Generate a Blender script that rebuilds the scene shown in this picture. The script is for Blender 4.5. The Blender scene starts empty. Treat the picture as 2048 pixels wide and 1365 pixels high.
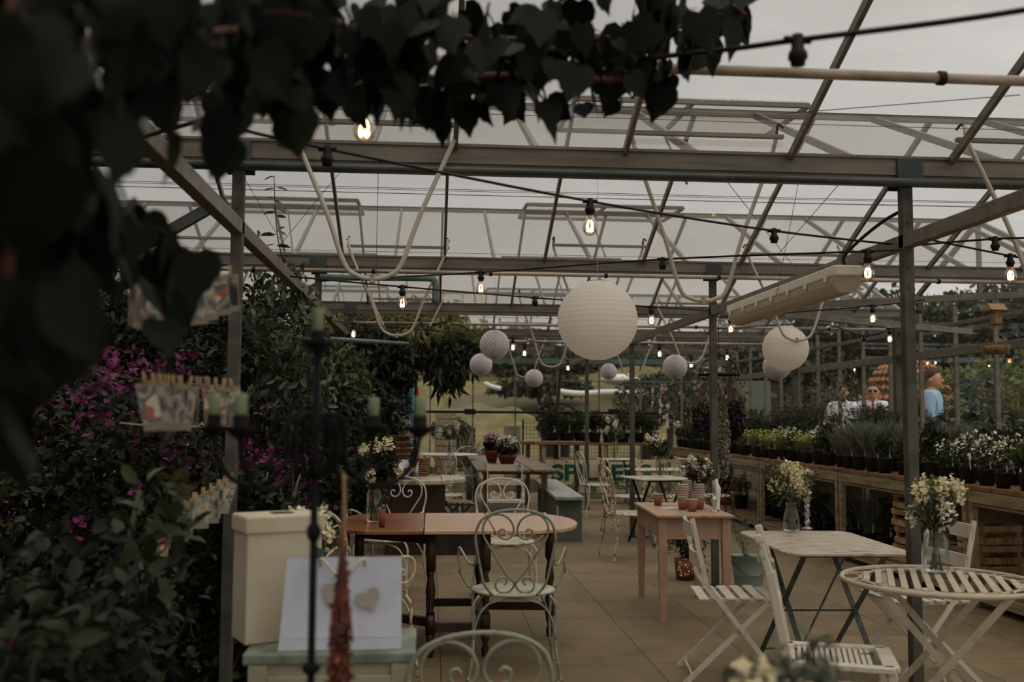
import bpy, math, random
import numpy as np
from mathutils import Vector, Matrix, Euler
PI = math.pi; R_ = math.radians
random.seed(7); rng = np.random.default_rng(7)
sc = bpy.context.scene; C = sc.collection
# ------------------------------------------------ camera
F = 2000.0; EYE = 1.4
YAW, PITCH, ROLL = R_(4.69), R_(4.27), .006
cd = bpy.data.cameras.new('camera'); cam = bpy.data.objects.new('camera', cd); C.objects.link(cam)
cd.sensor_width = 36; cd.lens = 36*F/2048; cd.clip_start = .05; cd.clip_end = 600
CR = Matrix.Rotation(-YAW, 3, 'Z') @ Matrix.Rotation(PI/2+PITCH, 3, 'X') @ Matrix.Rotation(ROLL, 3, 'Z')
cam.matrix_world = Matrix.Translation((0, 0, EYE)) @ CR.to_4x4()
cd.dof.use_dof = True; cd.dof.focus_distance = 6.3; cd.dof.aperture_fstop = 2.4; cd.dof.aperture_blades = 7
sc.camera = cam
def ray(x, y): return CR @ Vector(((x-1024)/F, -(y-682.5)/F, -1))
def U(x, y, Y): d = ray(x, y); return Vector((0, 0, EYE)) + d*(Y/d.y)      # a measured image point, taken to the plane at depth Y
def G(x, y, z=0): d = ray(x, y); return Vector((0, 0, EYE)) + d*((z-EYE)/d.z)
def XP(x, y, X): d = ray(x, y); return Vector((0, 0, EYE)) + d*(X/d.x)
# ------------------------------------------------ overcast sky
w = bpy.data.worlds.new('world'); sc.world = w; w.use_nodes = True
nt = w.node_tree; nt.nodes.clear()
def N(nt, t, **k):
    n = nt.nodes.new('ShaderNode'+t)
    for a, b in k.items():
        if a.startswith('_'): n.inputs[a[1:].replace('_', ' ')].default_value = b
        else: setattr(n, a, b)
    return n
tc = N(nt, 'TexCoord'); mp = N(nt, 'Mapping'); mp.inputs['Scale'].default_value = (1.6, 1.6, 5)
nz = N(nt, 'TexNoise', _Scale=1.7, _Detail=6, _Roughness=.55, _Distortion=.3); rp = N(nt, 'ValToRGB')
rp.color_ramp.elements[0].position = .33; rp.color_ramp.elements[0].color = (.40, .388, .37, 1)
rp.color_ramp.elements[1].position = .68; rp.color_ramp.elements[1].color = (.54, .53, .515, 1)
bg = N(nt, 'Background', _Strength=.92); ow = N(nt, 'OutputWorld'); L = nt.links.new
L(tc.outputs['Generated'], mp.inputs[0]); L(mp.outputs[0], nz.inputs['Vector']); L(nz.outputs['Fac'], rp.inputs[0])
sx = N(nt, 'SeparateXYZ'); el = N(nt, 'ValToRGB'); E_ = el.color_ramp.elements; mu = N(nt, 'Mix', data_type='RGBA', blend_type='MULTIPLY'); mu.inputs[0].default_value = 1
E_[0].position = .0; E_[0].color = (1.25, 1.30, 1.42, 1); E_[1].position = 1; E_[1].color = (2.6, 2.54, 2.42, 1)      # an overcast sky is brightest overhead
for p_, c_ in ((.14, (.92, .93, .95, 1)), (.42, (.76, .76, .76, 1)), (.62, (2.1, 2.06, 1.98, 1))): e_ = E_.new(p_); e_.color = c_
L(tc.outputs['Generated'], sx.inputs[0]); L(sx.outputs['Z'], el.inputs[0]); L(el.outputs[0], mu.inputs[7]); L(rp.outputs[0], mu.inputs[6]); m4 = N(nt, 'Mix', data_type='RGBA', blend_type='MULTIPLY'); m4.inputs[0].default_value = 1; mr_ = N(nt, 'MapRange'); mr_.inputs[1].default_value = -.4; mr_.inputs[2].default_value = .5; mr_.inputs[3].default_value = .66; mr_.inputs[4].default_value = 1.12
L(sx.outputs['X'], mr_.inputs[0]); L(mr_.outputs[0], m4.inputs[7]); L(mu.outputs[2], m4.inputs[6]); L(m4.outputs[2], bg.inputs[0]); L(bg.outputs[0], ow.inputs[0])
sd = bpy.data.lights.new('sun', 'SUN'); sd.energy = .25; sd.angle = R_(50); sd.color = (1, .96, .9)
sun = bpy.data.objects.new('sun', sd); C.objects.link(sun); sun.rotation_euler = (R_(28), R_(22), 0)
sc.view_settings.view_transform = 'Standard'; sc.view_settings.look = 'None'; sc.view_settings.exposure = .72; sc.view_settings.gamma = 1
sc.view_settings.use_curve_mapping = False
sc.cycles.transparent_max_bounces = 48; sc.cycles.max_bounces = 8; sc.cycles.sample_clamp_indirect = 3
# ------------------------------------------------ materials
MT = {}
def S(r, g, b):
    f = lambda c: (c/255/12.92 if c/255 <= .04045 else ((c/255+.055)/1.055)**2.4)
    return (f(r), f(g), f(b), 1)
def mat(name, c, c2=None, scale=8, lo=.45, hi=.6, rough=.6, metal=0, bump=0, island=0, tr=0, stretch=(1, 1, 1), em=0, spec=.4, detail=5):
    m = bpy.data.materials.new(name); m.use_nodes = True; t = m.node_tree; t.nodes.clear(); L = t.links.new
    o = N(t, 'OutputMaterial'); b = N(t, 'BsdfPrincipled', _Roughness=rough, _Metallic=metal); b.inputs['Base Color'].default_value = c
    b.inputs['Specular IOR Level'].default_value = spec
    col = None
    if c2 or bump:
        tc = N(t, 'TexCoord'); mp = N(t, 'Mapping'); mp.inputs['Scale'].default_value = stretch
        nz = N(t, 'TexNoise', _Scale=scale, _Detail=detail, _Roughness=.6); L(tc.outputs['Object'], mp.inputs[0]); L(mp.outputs[0], nz.inputs['Vector'])
        if c2:
            r = N(t, 'ValToRGB'); r.color_ramp.elements[0].position = lo; r.color_ramp.elements[0].color = c; r.color_ramp.elements[1].position = hi; r.color_ramp.elements[1].color = c2
            L(nz.outputs['Fac'], r.inputs[0]); col = r.outputs[0]
        if bump:
            bp = N(t, 'Bump', _Strength=bump, _Distance=.01); L(nz.outputs['Fac'], bp.inputs['Height']); L(bp.outputs[0], b.inputs['Normal'])
    if island:
        g = N(t, 'NewGeometry'); mr = N(t, 'MapRange'); mr.inputs[3].default_value = 1-island; mr.inputs[4].default_value = 1+island
        L(g.outputs['Random Per Island'], mr.inputs[0]); hs = N(t, 'HueSaturation'); L(mr.outputs[0], hs.inputs['Value'])
        m2 = N(t, 'MapRange'); m2.inputs[3].default_value = .485; m2.inputs[4].default_value = .515
        mm = N(t, 'Math', operation='FRACT'); m3 = N(t, 'Math', operation='MULTIPLY'); m3.inputs[1].default_value = 17.3
        L(g.outputs['Random Per Island'], m3.inputs[0]); L(m3.outputs[0], mm.inputs[0]); L(mm.outputs[0], m2.inputs[0]); L(m2.outputs[0], hs.inputs['Hue'])
        hs.inputs['Color'].default_value = c
        if col: L(col, hs.inputs['Color'])
        col = hs.outputs[0]
    if col: L(col, b.inputs['Base Color'])
    if em: b.inputs['Emission Color'].default_value = c; b.inputs['Emission Strength'].default_value = em
    out = b.outputs[0]
    if tr:
        ts = N(t, 'BsdfTranslucent'); ts.inputs[0].default_value = c
        if col: L(col, ts.inputs[0])
        mx = N(t, 'MixShader', _Fac=tr); L(out, mx.inputs[1]); L(ts.outputs[0], mx.inputs[2]); out = mx.outputs[0]
    L(out, o.inputs[0]); MT[name] = m; return m
def glassmat(name, tint, dirt=0, dcol=(.5, .5, .48, 1), gl=.06, rough=.03, dscale=3, gmax=.7):
    m = bpy.data.materials.new(name); m.use_nodes = True; t = m.node_tree; t.nodes.clear(); L = t.links.new
    o = N(t, 'OutputMaterial'); tp = N(t, 'BsdfTransparent'); tp.inputs[0].default_value = tint
    g = N(t, 'BsdfGlossy', _Roughness=rough); lw = N(t, 'LayerWeight', _Blend=.25); mr = N(t, 'MapRange'); mr.inputs[3].default_value = gl*.5; mr.inputs[4].default_value = gmax
    L(lw.outputs['Fresnel'], mr.inputs[0]); mx = N(t, 'MixShader'); L(mr.outputs[0], mx.inputs[0]); L(tp.outputs[0], mx.inputs[1]); L(g.outputs[0], mx.inputs[2]); out = mx.outputs[0]
    if dirt:
        d = N(t, 'BsdfDiffuse'); d.inputs[0].default_value = dcol; tl = N(t, 'BsdfTranslucent'); tl.inputs[0].default_value = dcol; dm = N(t, 'MixShader', _Fac=.6)
        L(d.outputs[0], dm.inputs[1]); L(tl.outputs[0], dm.inputs[2])
        tc = N(t, 'TexCoord'); nz = N(t, 'TexNoise', _Scale=dscale, _Detail=6); r = N(t, 'MapRange'); r.inputs[1].default_value = .35; r.inputs[2].default_value = .75; r.inputs[3].default_value = dirt*.5; r.inputs[4].default_value = dirt*1.6
        L(tc.outputs['Object'], nz.inputs['Vector']); L(nz.outputs['Fac'], r.inputs[0]); m2 = N(t, 'MixShader'); L(r.outputs[0], m2.inputs[0]); L(out, m2.inputs[1]); L(dm.outputs[0], m2.inputs[2]); out = m2.outputs[0]
    L(out, o.inputs[0]); MT[name] = m; return m
mat('alu', S(118, 110, 98), S(88, 82, 72), 6, .4, .7, .45, .2, stretch=(.3, 3, 3))
mat('post', S(84, 82, 72), S(62, 60, 52), 5, rough=.6, metal=.3)
mat('dark_pipe', S(46, 54, 50), S(66, 72, 68), 4, rough=.45)
mat('teal_pipe', S(92, 108, 104), S(72, 88, 84), 4, rough=.5)
mat('pale_pipe', S(168, 152, 138), S(122, 106, 92), 5, rough=.4, stretch=(.3, 1, 1))
mat('loop', S(176, 166, 152), rough=.4)
mat('black', S(15, 15, 15), rough=.6, spec=.25); mat('iron', S(12, 12, 11), S(18, 17, 16), 20, rough=.7, spec=.15)
mat('wire', S(70, 66, 62), rough=.4, metal=.5)
mat('leaf', S(52, 60, 30), S(80, 84, 46), 3, island=.45, tr=.25, rough=.55)
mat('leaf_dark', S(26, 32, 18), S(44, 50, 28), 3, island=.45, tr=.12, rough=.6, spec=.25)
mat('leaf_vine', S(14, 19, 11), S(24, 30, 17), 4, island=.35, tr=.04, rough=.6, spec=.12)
mat('leaf_light', S(104, 112, 62), S(74, 86, 48), 3, island=.35, tr=.3)
mat('leaf_pear', S(52, 62, 42), S(74, 82, 58), 3, island=.35, tr=.15, rough=.45)
mat('leaf_peach', S(136, 132, 82), S(92, 94, 56), 3, island=.45, tr=.42)
mat('leaf_silver', S(110, 112, 96), S(84, 88, 74), 3, island=.35, tr=.2)
mat('magenta', S(122, 44, 94), S(88, 28, 68), 3, island=.35, tr=.25)
mat('lilac', S(104, 90, 118), S(84, 72, 98), 3, island=.3, tr=.2)
mat('petal_white', S(226, 220, 198), S(226, 220, 200), 4, island=.15, tr=.2); mat('petal_cream', S(222, 210, 170), S(236, 226, 192), 4, island=.15, tr=.2)
mat('petal_pink', S(206, 168, 166), S(190, 140, 146), 4, island=.2, tr=.2); mat('petal_orange', S(200, 110, 40), island=.2)
mat('petal_yellow', S(186, 184, 90), S(160, 166, 80), 4, island=.25, tr=.2)
mat('stem', S(74, 78, 50), rough=.7); mat('bark', S(62, 52, 42), S(40, 34, 28), 12, rough=.9)
mat('vine_stem', S(84, 46, 34), rough=.7); mat('dry_red', S(112, 58, 40), S(78, 40, 30), 12, island=.4); mat('dry_brown', S(92, 76, 54), S(60, 46, 38), 14, island=.4); mat('dry_dark', S(48, 34, 32), S(34, 26, 28), 14, island=.4); mat('dry_silver', S(146, 136, 122), S(98, 88, 76), 30, island=.4)
mat('white_paint', S(198, 188, 174), S(166, 154, 138), 14, .5, .75, rough=.5)
mat('chipped', S(190, 180, 164), S(96, 74, 58), 9, .60, .66, rough=.5, bump=.15)
mat('chipped_top', S(184, 172, 154), S(136, 118, 98), 7, .5, .6, rough=.35, stretch=(1, 4, 1))
mat('rusty', S(196, 182, 156), S(112, 78, 52), 22, .5, .6, rough=.6)
mat('sage', S(138, 138, 120), S(104, 100, 84), 18, .5, .68, rough=.5); mat('sage_seat', S(184, 182, 170), S(154, 148, 132), 7, .45, .65, rough=.4)
mat('cream_paint', S(176, 164, 142), S(150, 138, 116), 10, .5, .7, rough=.5)
mat('green_leg', S(84, 96, 88), S(62, 66, 58), 12, rough=.5); mat('dark_leg', S(34, 34, 36), rough=.5)
mat('pink_paint', S(172, 138, 114), S(156, 122, 100), 7, .4, .7, rough=.5)
mat('table_wood', S(150, 98, 64), S(120, 72, 44), 5, .35, .65, rough=.22, stretch=(.5, 7, 3)); mat('table_top', S(206, 172, 140), S(176, 134, 102), 5, .35, .65, rough=.2, stretch=(.5, 7, 3)); mat('dark_wood', S(62, 38, 26), S(44, 26, 18), 6, rough=.4, stretch=(2, 2, .4))  # table_top is a paler table_wood, with the whitish sheen put into the colour
mat('plank', S(118, 96, 72), S(86, 66, 46), 6, .35, .65, rough=.45, stretch=(5, .5, 3)); mat('raw_wood', S(174, 144, 102), S(134, 102, 66), 8, rough=.8, stretch=(4, .6, 1))
mat('bench_wood', S(150, 134, 104), S(120, 104, 78), 6, rough=.75, stretch=(4, .4, 4)); mat('bench_edge', S(132, 96, 66), S(100, 70, 46), 8, rough=.8)
mat('bench_grey', S(158, 160, 156), S(120, 122, 116), 9, .45, .65, rough=.5); mat('bench_green', S(84, 94, 86), rough=.6)
mat('terracotta', S(126, 66, 44), S(98, 50, 36), 10, rough=.8); mat('soil', S(44, 36, 28), S(30, 24, 18), 20, rough=1, bump=.6)
mat('card', S(196, 184, 158), S(180, 166, 140), 3, rough=.6); mat('paper', S(206, 208, 220), S(190, 192, 206), 4, rough=.7); mat('cabinet_top', S(128, 134, 122), S(100, 104, 92), 9, rough=.5)
mat('cabinet', S(160, 150, 128), S(132, 120, 98), 6, .5, .7, rough=.6); mat('lantern', S(244, 238, 230), rough=.8, tr=.5); mat('honeycomb', S(232, 228, 230), rough=.9, tr=.3)
mat('candle', S(150, 160, 128), rough=.5, tr=.2); mat('fitting', S(224, 216, 202), rough=.4); mat('cup_brown', S(140, 92, 66), rough=.6); mat('cup_white', S(214, 210, 200), rough=.6)
mat('bucket', S(140, 152, 142), rough=.4); mat('sign_cream', S(216, 200, 166), S(200, 180, 144), 8, rough=.5); mat('sign_green', S(16, 84, 66), rough=.5)
mat('basket', S(140, 108, 76), S(100, 74, 50), 30, rough=.9, bump=.4); mat('skin', S(196, 140, 114), rough=.6); mat('hair_brown', S(58, 38, 26), rough=.8); mat('hair_dark', S(22, 20, 20), rough=.8)
mat('shirt_white', S(220, 220, 228), rough=.8); mat('shirt_blue', S(150, 180, 206), rough=.8); mat('waistcoat', S(74, 76, 78), rough=.9); mat('tie_red', S(170, 44, 40), rough=.7); mat('trousers', S(40, 42, 50), rough=.9)
mat('blue_plastic', S(40, 98, 136), S(32, 84, 120), 3, rough=.4); mat('white_plastic', S(208, 208, 204), rough=.5); mat('red', S(180, 46, 46), rough=.5); mat('pot_black', S(22, 22, 22), rough=.6)
mat('orange_pot', S(190, 132, 84), S(150, 92, 56), 3, island=.3, rough=.8); mat('fleece', S(206, 206, 200), rough=.9); mat('concrete', S(124, 112, 96), S(96, 88, 76), 4, rough=.9)
mat('hedge', S(56, 60, 36), S(36, 42, 26), 2, island=.4, tr=.2); mat('tree_far', S(50, 56, 38), S(34, 40, 27), 2, island=.35, tr=.2); mat('bronze', S(74, 66, 54), rough=.5, metal=.3)
mat('filament', (1, .62, .30, 1), em=14); glassmat('bulb_glass', (.93, .80, .66, 1), gl=.1); glassmat('clear_glass', (.94, .97, .95, 1), gl=.12); glassmat('crystal', (.9, .93, .93, 1), gl=.5)
glassmat('roof_glass', (.86, .845, .815, 1), dirt=.045, dcol=(.46, .44, .40, 1), gl=.04, gmax=.25); glassmat('wall_glass', (.93, .925, .90, 1), dirt=.008, gl=.02, gmax=.12)
mat('cream_panel', S(150, 140, 122), S(128, 118, 100), 3, rough=.8); mat('diffuser', S(206, 194, 170), rough=.3, tr=.3); mat('straw_rope', S(150, 120, 84), rough=.9)
# ------------------------------------------------ mesh helpers
class MB:
    def __init__(s): s.v = []; s.f = []; s.M = Matrix()
    def at(s, loc=(0, 0, 0), rz=0, rx=0, ry=0): s.M = Matrix.Translation(loc) @ Euler((rx, ry, rz)).to_matrix().to_4x4(); return s
    def add(s, vs, fs):
        n = len(s.v); s.v += [tuple(s.M @ Vector(v)) for v in vs]; s.f += [tuple(i+n for i in f) for f in fs]; return s
    def box(s, c, d, rz=0):
        ca, sa = math.cos(rz), math.sin(rz); vs = []
        for k in range(8):
            x, y, z = [(d[i]/2)*(1 if k >> i & 1 else -1) for i in range(3)]; vs.append((c[0]+x*ca-y*sa, c[1]+x*sa+y*ca, c[2]+z))
        return s.add(vs, [(0, 2, 3, 1), (4, 5, 7, 6), (0, 1, 5, 4), (2, 6, 7, 3), (0, 4, 6, 2), (1, 3, 7, 5)])
    def bar(s, a, b, w, h, up=(0, 0, 1)):
        a, b = Vector(a), Vector(b); t = (b-a).normalized(); u = Vector(up)
        if abs(t.dot(u)) > .98: u = Vector((0, 1, 0))
        sx = t.cross(u).normalized(); sz = sx.cross(t); vs = []
        for p in (a, b):
            for i, j in ((-1, -1), (1, -1), (1, 1), (-1, 1)): vs.append(p+sx*(i*w/2)+sz*(j*h/2))
        return s.add(vs, [(0, 3, 2, 1), (4, 5, 6, 7), (0, 1, 5, 4), (1, 2, 6, 5), (2, 3, 7, 6), (3, 0, 4, 7)])
    def tube(s, pts, r, n=8, sm=0, closed=False):
        P = [Vector(p) for p in pts]; rr = list(r) if hasattr(r, '__len__') else [r]*len(P)
        if sm: P, rr = spline(P, rr, sm, closed)
        m = len(P); vs = []; pu = None
        for i in range(m):
            a = P[i-1] if (i or closed) else P[0]; b = P[(i+1) % m] if (i < m-1 or closed) else P[-1]; t = (b-a)
            t = t.normalized() if t.length > 1e-9 else Vector((0, 0, 1))
            if pu is None: pu = t.orthogonal().normalized()
            pu = (pu-t*pu.dot(t)); pu = pu.normalized() if pu.length > 1e-6 else t.orthogonal().normalized(); q = t.cross(pu)
            for k in range(n): an = 2*PI*k/n; vs.append(P[i]+(pu*math.cos(an)+q*math.sin(an))*rr[i])
        fs = [((i % m)*n+k, (i % m)*n+(k+1) % n, ((i+1) % m)*n+(k+1) % n, ((i+1) % m)*n+k) for i in range(m if closed else m-1) for k in range(n)]
        if not closed: fs += [tuple(range(n))[::-1], tuple((m-1)*n+k for k in range(n))]
        return s.add(vs, fs)
    def lathe(s, prof, c=(0, 0, 0), n=24, wave=None):
        vs = []; m = len(prof)
        for r, z in prof:
            for k in range(n):
                a = 2*PI*k/n; q = r*(wave(a, z) if wave else 1); vs.append((c[0]+q*math.cos(a), c[1]+q*math.sin(a), c[2]+z))
        fs = [(i*n+k, i*n+(k+1) % n, (i+1)*n+(k+1) % n, (i+1)*n+k) for i in range(m-1) for k in range(n)]
        if prof[0][0] > 1e-4: fs.append(tuple(range(n))[::-1])
        if prof[-1][0] > 1e-4: fs.append(tuple((m-1)*n+k for k in range(n)))
        return s.add(vs, fs)
    def ball(s, c, r, n=12, m=8):
        r = r if hasattr(r, '__len__') else (r, r, r); vs = []
        for i in range(m+1):
            ph = PI*i/m
            for k in range(n): a = 2*PI*k/n; vs.append((c[0]+r[0]*math.sin(ph)*math.cos(a), c[1]+r[1]*math.sin(ph)*math.sin(a), c[2]+r[2]*math.cos(ph)))
        return s.add(vs, [(i*n+k, (i+1)*n+k, (i+1)*n+(k+1) % n, i*n+(k+1) % n) for i in range(m) for k in range(n)])
    def slab(s, pts, z0, z1):
        n = len(pts); return s.add([(x, y, z0) for x, y in pts]+[(x, y, z1) for x, y in pts], [tuple(range(n))[::-1], tuple(range(n, 2*n))]+[(i, (i+1) % n, n+(i+1) % n, n+i) for i in range(n)])
    def build(s, name, m, parent=None, smooth=False, bev=0, kind=None, label=None):
        me = bpy.data.meshes.new(name); me.from_pydata(s.v, [], s.f); me.materials.append(MT[m] if isinstance(m, str) else m)
        return link(name, me, parent, smooth, bev, kind, label)
def link(name, me, parent=None, smooth=False, bev=0, kind=None, label=None):
    o = bpy.data.objects.new(name, me); C.objects.link(o); o.parent = parent
    if smooth: me.polygons.foreach_set('use_smooth', [True]*len(me.polygons))
    if bev: b = o.modifiers.new('bevel', 'BEVEL'); b.width = bev; b.segments = 2; b.limit_method = 'ANGLE'
    if kind: o['kind'] = kind
    if label: o['label'] = label
    return o
def spline(P, rr, k, closed=False):
    m = len(P); O = []; Q = []; g = (lambda i: P[i % m]) if closed else (lambda i: P[min(max(i, 0), m-1)])
    for i in range(m if closed else m-1):
        a, b, c, d = g(i-1), g(i), g(i+1), g(i+2); r0, r1 = rr[i % m], rr[(i+1) % m]
        for j in range(k):
            t = j/k; O.append(.5*((2*b)+(c-a)*t+(2*a-5*b+4*c-d)*t*t+(3*b-a-3*c+d)*t**3)); Q.append(r0+(r1-r0)*t)
    if not closed: O.append(P[-1]); Q.append(rr[-1])
    return O, Q
def tag(o, label, cat, group=None, kind=None):
    o['label'] = label; o['category'] = cat
    if group: o['group'] = group
    if kind: o['kind'] = kind
    return o
def thing(name, label, cat, loc=(0, 0, 0), rz=0, group=None):
    o = bpy.data.objects.new(name, None); C.objects.link(o); o.location = loc; o.rotation_euler = (0, 0, rz); o.empty_display_size = .1; return tag(o, label, cat, group)
def struct(o): o['kind'] = 'structure'; return o
KIDS = {}
def kids(o):
    if o.name not in KIDS: KIDS[o.name] = [c for c in C.objects if c.parent == o]
    return KIDS[o.name]
def dup(o, loc=None, rz=None, label=None, group=None, s=None, parent=None):
    c = o.copy(); C.objects.link(c)
    if parent: c.parent = parent
    if loc is not None: c.location = loc
    if rz is not None: c.rotation_euler = (0, 0, rz)
    if s: c.scale = (s, s, s)
    if label: c['label'] = label
    if group: c['group'] = group
    for k in kids(o): dup(k, parent=c)
    return c
# ------------------------------------------------ foliage: many leaves of one plant as one mesh
TP = {'oval': ([(0, 0, 0), (.32, .35, .05), (.26, .72, .02), (0, 1, -.12), (-.32, .35, .05), (-.26, .72, .02), (0, .5, -.03)], [(0, 1, 2, 6), (6, 2, 3), (0, 6, 5, 4), (6, 3, 5)]),
      'petal': ([(0, 0, 0), (.5, .5, .1), (0, 1, 0), (-.5, .5, .1)], [(0, 1, 2, 3)]),
      'blade': ([(-.04, 0, 0), (.04, 0, 0), (.03, .6, -.02), (-.03, .6, -.02), (0, 1, -.12)], [(0, 1, 2, 3), (3, 2, 4)]),
      'lance': ([(0, 0, 0), (.11, .3, .02), (.09, .65, -.1), (0, 1, -.34), (-.11, .3, .02), (-.09, .65, -.1), (0, .5, -.07)], [(0, 1, 2, 6), (6, 2, 3), (0, 6, 5, 4), (6, 3, 5)]),
      'heart': ([(0, .08, 0), (.2, -.04, .02), (.42, .08, .05), (.5, .3, .03), (.44, .52, 0), (.37, .58, 0), (.3, .74, -.04), (.17, .84, -.07), (.1, .95, -.1), (0, 1.12, -.16),
                 (-.2, -.04, .02), (-.42, .08, .05), (-.5, .3, .03), (-.44, .52, 0), (-.37, .58, 0), (-.3, .74, -.04), (-.17, .84, -.07), (-.1, .95, -.1), (0, .5, -.05)],
                [(0, 1, 2, 3, 18), (18, 3, 4, 5, 6), (18, 6, 7, 8, 9), (0, 18, 12, 11, 10), (18, 15, 14, 13, 12), (18, 9, 17, 16, 15)])}
def leaves(name, P, L, m, parent=None, shape='oval', w=1., bias=(0, 0, -.3), spread=.8, up=.8, kind=None, label=None):
    P = np.asarray(P, float); n = len(P); L = np.broadcast_to(L, n)*rng.uniform(.65, 1.25, n)
    ax = np.asarray(bias)+spread*rng.normal(size=(n, 3)); ax /= np.linalg.norm(ax, axis=1)[:, None]+1e-9
    u = np.array((0, 0, up))+.6*rng.normal(size=(n, 3)); sd = np.cross(ax, u); sd /= np.linalg.norm(sd, axis=1)[:, None]+1e-9; nr = np.cross(sd, ax)
    V, Fs = TP[shape]; V = np.array(V); k = len(V)
    X = P[:, None]+L[:, None, None]*(V[None, :, 0:1]*w*sd[:, None]+V[None, :, 1:2]*ax[:, None]+V[None, :, 2:3]*nr[:, None])
    pat = np.concatenate([np.array(f) for f in Fs]); tot = np.array([len(f) for f in Fs])
    lv = (pat[None]+k*np.arange(n)[:, None]).ravel(); lt = np.tile(tot, n); ls = np.concatenate([[0], np.cumsum(lt)[:-1]])
    me = bpy.data.meshes.new(name); me.vertices.add(n*k); me.vertices.foreach_set('co', X.ravel()); me.loops.add(len(lv)); me.loops.foreach_set('vertex_index', lv.astype('i'))
    me.polygons.add(len(lt)); me.polygons.foreach_set('loop_start', ls.astype('i')); me.update(calc_edges=True); me.validate(); me.materials.append(MT[m])
    return link(name, me, parent, shape == 'heart', 0, kind or ('stuff' if name in ('flowers', 'blossoms', 'blooms', 'sprigs', 'young_leaves', 'white_flowers', 'tips') else None), label)
def roofz(y):
    k = ((y-1.4) % 3.41)/3.41; return 2.58+.80*(1-abs(2*k-1))
def under(P):
    P = np.array(P, float); k = (P[:, 1] < 18.3) & (P[:, 1] > -2) & (P[:, 0] < 5.7); P[k, 2] = np.minimum(P[k, 2], roofz(P[k, 1])-.24-.2*rng.random(k.sum())); return P
def each(name, m, t, bars, bev=0):
    for b_ in bars: MB().bar(*b_).build(name, m, t, bev=bev)
def eacht(name, m, t, tubes, r):
    for b_ in tubes: MB().tube(b_, r, 6).build(name, m, t)
def blob(n, c, r, hollow=.45):
    d = rng.normal(size=(n, 3)); d /= np.linalg.norm(d, axis=1)[:, None]; q = (hollow+(1-hollow)*rng.random(n))**.6
    return np.array(c)+d*q[:, None]*np.array(r)
def boxpts(n, lo, hi): return np.array(lo)+rng.random((n, 3))*(np.array(hi)-np.array(lo))
def along(pts, n, rad):
    P = np.array([tuple(p) for p in spline([Vector(p) for p in pts], [0]*len(pts), 12)[0]]); i = rng.integers(0, len(P)-1, n); t = rng.random(n)[:, None]
    return P[i]*(1-t)+P[i+1]*t+rng.normal(size=(n, 3))*np.array(rad)
# ================================================= the setting
GY = [1.4, 4.8, 8.25, 11.65, 15.05, 18.45]; GZ = 2.62; RZ = 3.46; XL, XR = -7.6, 5.72; PX = [-4.22, -.92, 2.38]
# floor slabs
m = bpy.data.materials.new('paving'); m.use_nodes = True; t = m.node_tree; b = t.nodes['Principled BSDF']; L = t.links.new
tc = N(t, 'TexCoord'); mp = N(t, 'Mapping'); mp.inputs['Location'].default_value = (-.08, -.51, 0)
br = N(t, 'TexBrick', offset=0, _Scale=1, _Mortar_Size=.004, _Mortar_Smooth=.1, _Bias=0, _Brick_Width=.6, _Row_Height=.65)
br.inputs['Color1'].default_value = S(117, 100, 70); br.inputs['Color2'].default_value = S(106, 91, 63); br.inputs['Mortar'].default_value = S(60, 51, 38)
nz = N(t, 'TexNoise', _Scale=2.2, _Detail=8, _Roughness=.65); mx = N(t, 'Mix', data_type='RGBA', blend_type='MULTIPLY'); mx.inputs[0].default_value = .65
r = N(t, 'ValToRGB'); r.color_ramp.elements[0].position = .3; r.color_ramp.elements[0].color = (.5, .47, .42, 1); r.color_ramp.elements[1].position = .62; r.color_ramp.elements[1].color = (1.15, 1.12, 1.08, 1)
L(tc.outputs['Object'], mp.inputs[0]); L(mp.outputs[0], br.inputs['Vector']); L(tc.outputs['Object'], nz.inputs['Vector']); L(nz.outputs['Fac'], r.inputs[0]); L(br.outputs['Color'], mx.inputs[6]); L(r.outputs[0], mx.inputs[7]); L(mx.outputs[2], b.inputs['Base Color'])
b.inputs['Roughness'].default_value = .75; bp = N(t, 'Bump', _Strength=.4, _Distance=.005, invert=True); L(br.outputs['Fac'], bp.inputs['Height']); L(bp.outputs[0], b.inputs['Normal']); MT['paving'] = m
f = MB(); f.box((2.36, 8.1, -.05), (6.76, 20.8, .1)); struct(f.build('floor', 'paving'))
f = MB(); f.box(((XL-1.02)/2, 8.1, -.03), (-1.02-XL, 20.8, .12)); struct(f.build('planting_bed', 'soil'))
# ground outside: lawn rising to mounds
m = mat('grass', S(112, 100, 60), S(82, 80, 44), 1.3, .38, .62, rough=1, detail=8); m2 = mat('earth', S(88, 72, 52), S(76, 80, 48), .5, .4, .6, rough=1)
def gh(x, y):
    h = 0
    if y > 24: h += .055*(y-24)
    if y > 48: h += min((y-48)*.14, 2.2)*(.75+.25*math.sin(x*.13+1))
    if x > 12: h += min((x-12)*.03, 1.2)
    return h-.06
vs = []; nx, ny = 70, 70
for j in range(ny+1):
    for i in range(nx+1):
        x = -110+220*i/nx; y = -14+ (j/ny)**1.3*190; vs.append((x, y, gh(x, y)))
f = MB(); f.add(vs, [(j*(nx+1)+i, j*(nx+1)+i+1, (j+1)*(nx+1)+i+1, (j+1)*(nx+1)+i) for j in range(ny) for i in range(nx)])
struct(f.build('lawn', 'grass', smooth=True))
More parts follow.
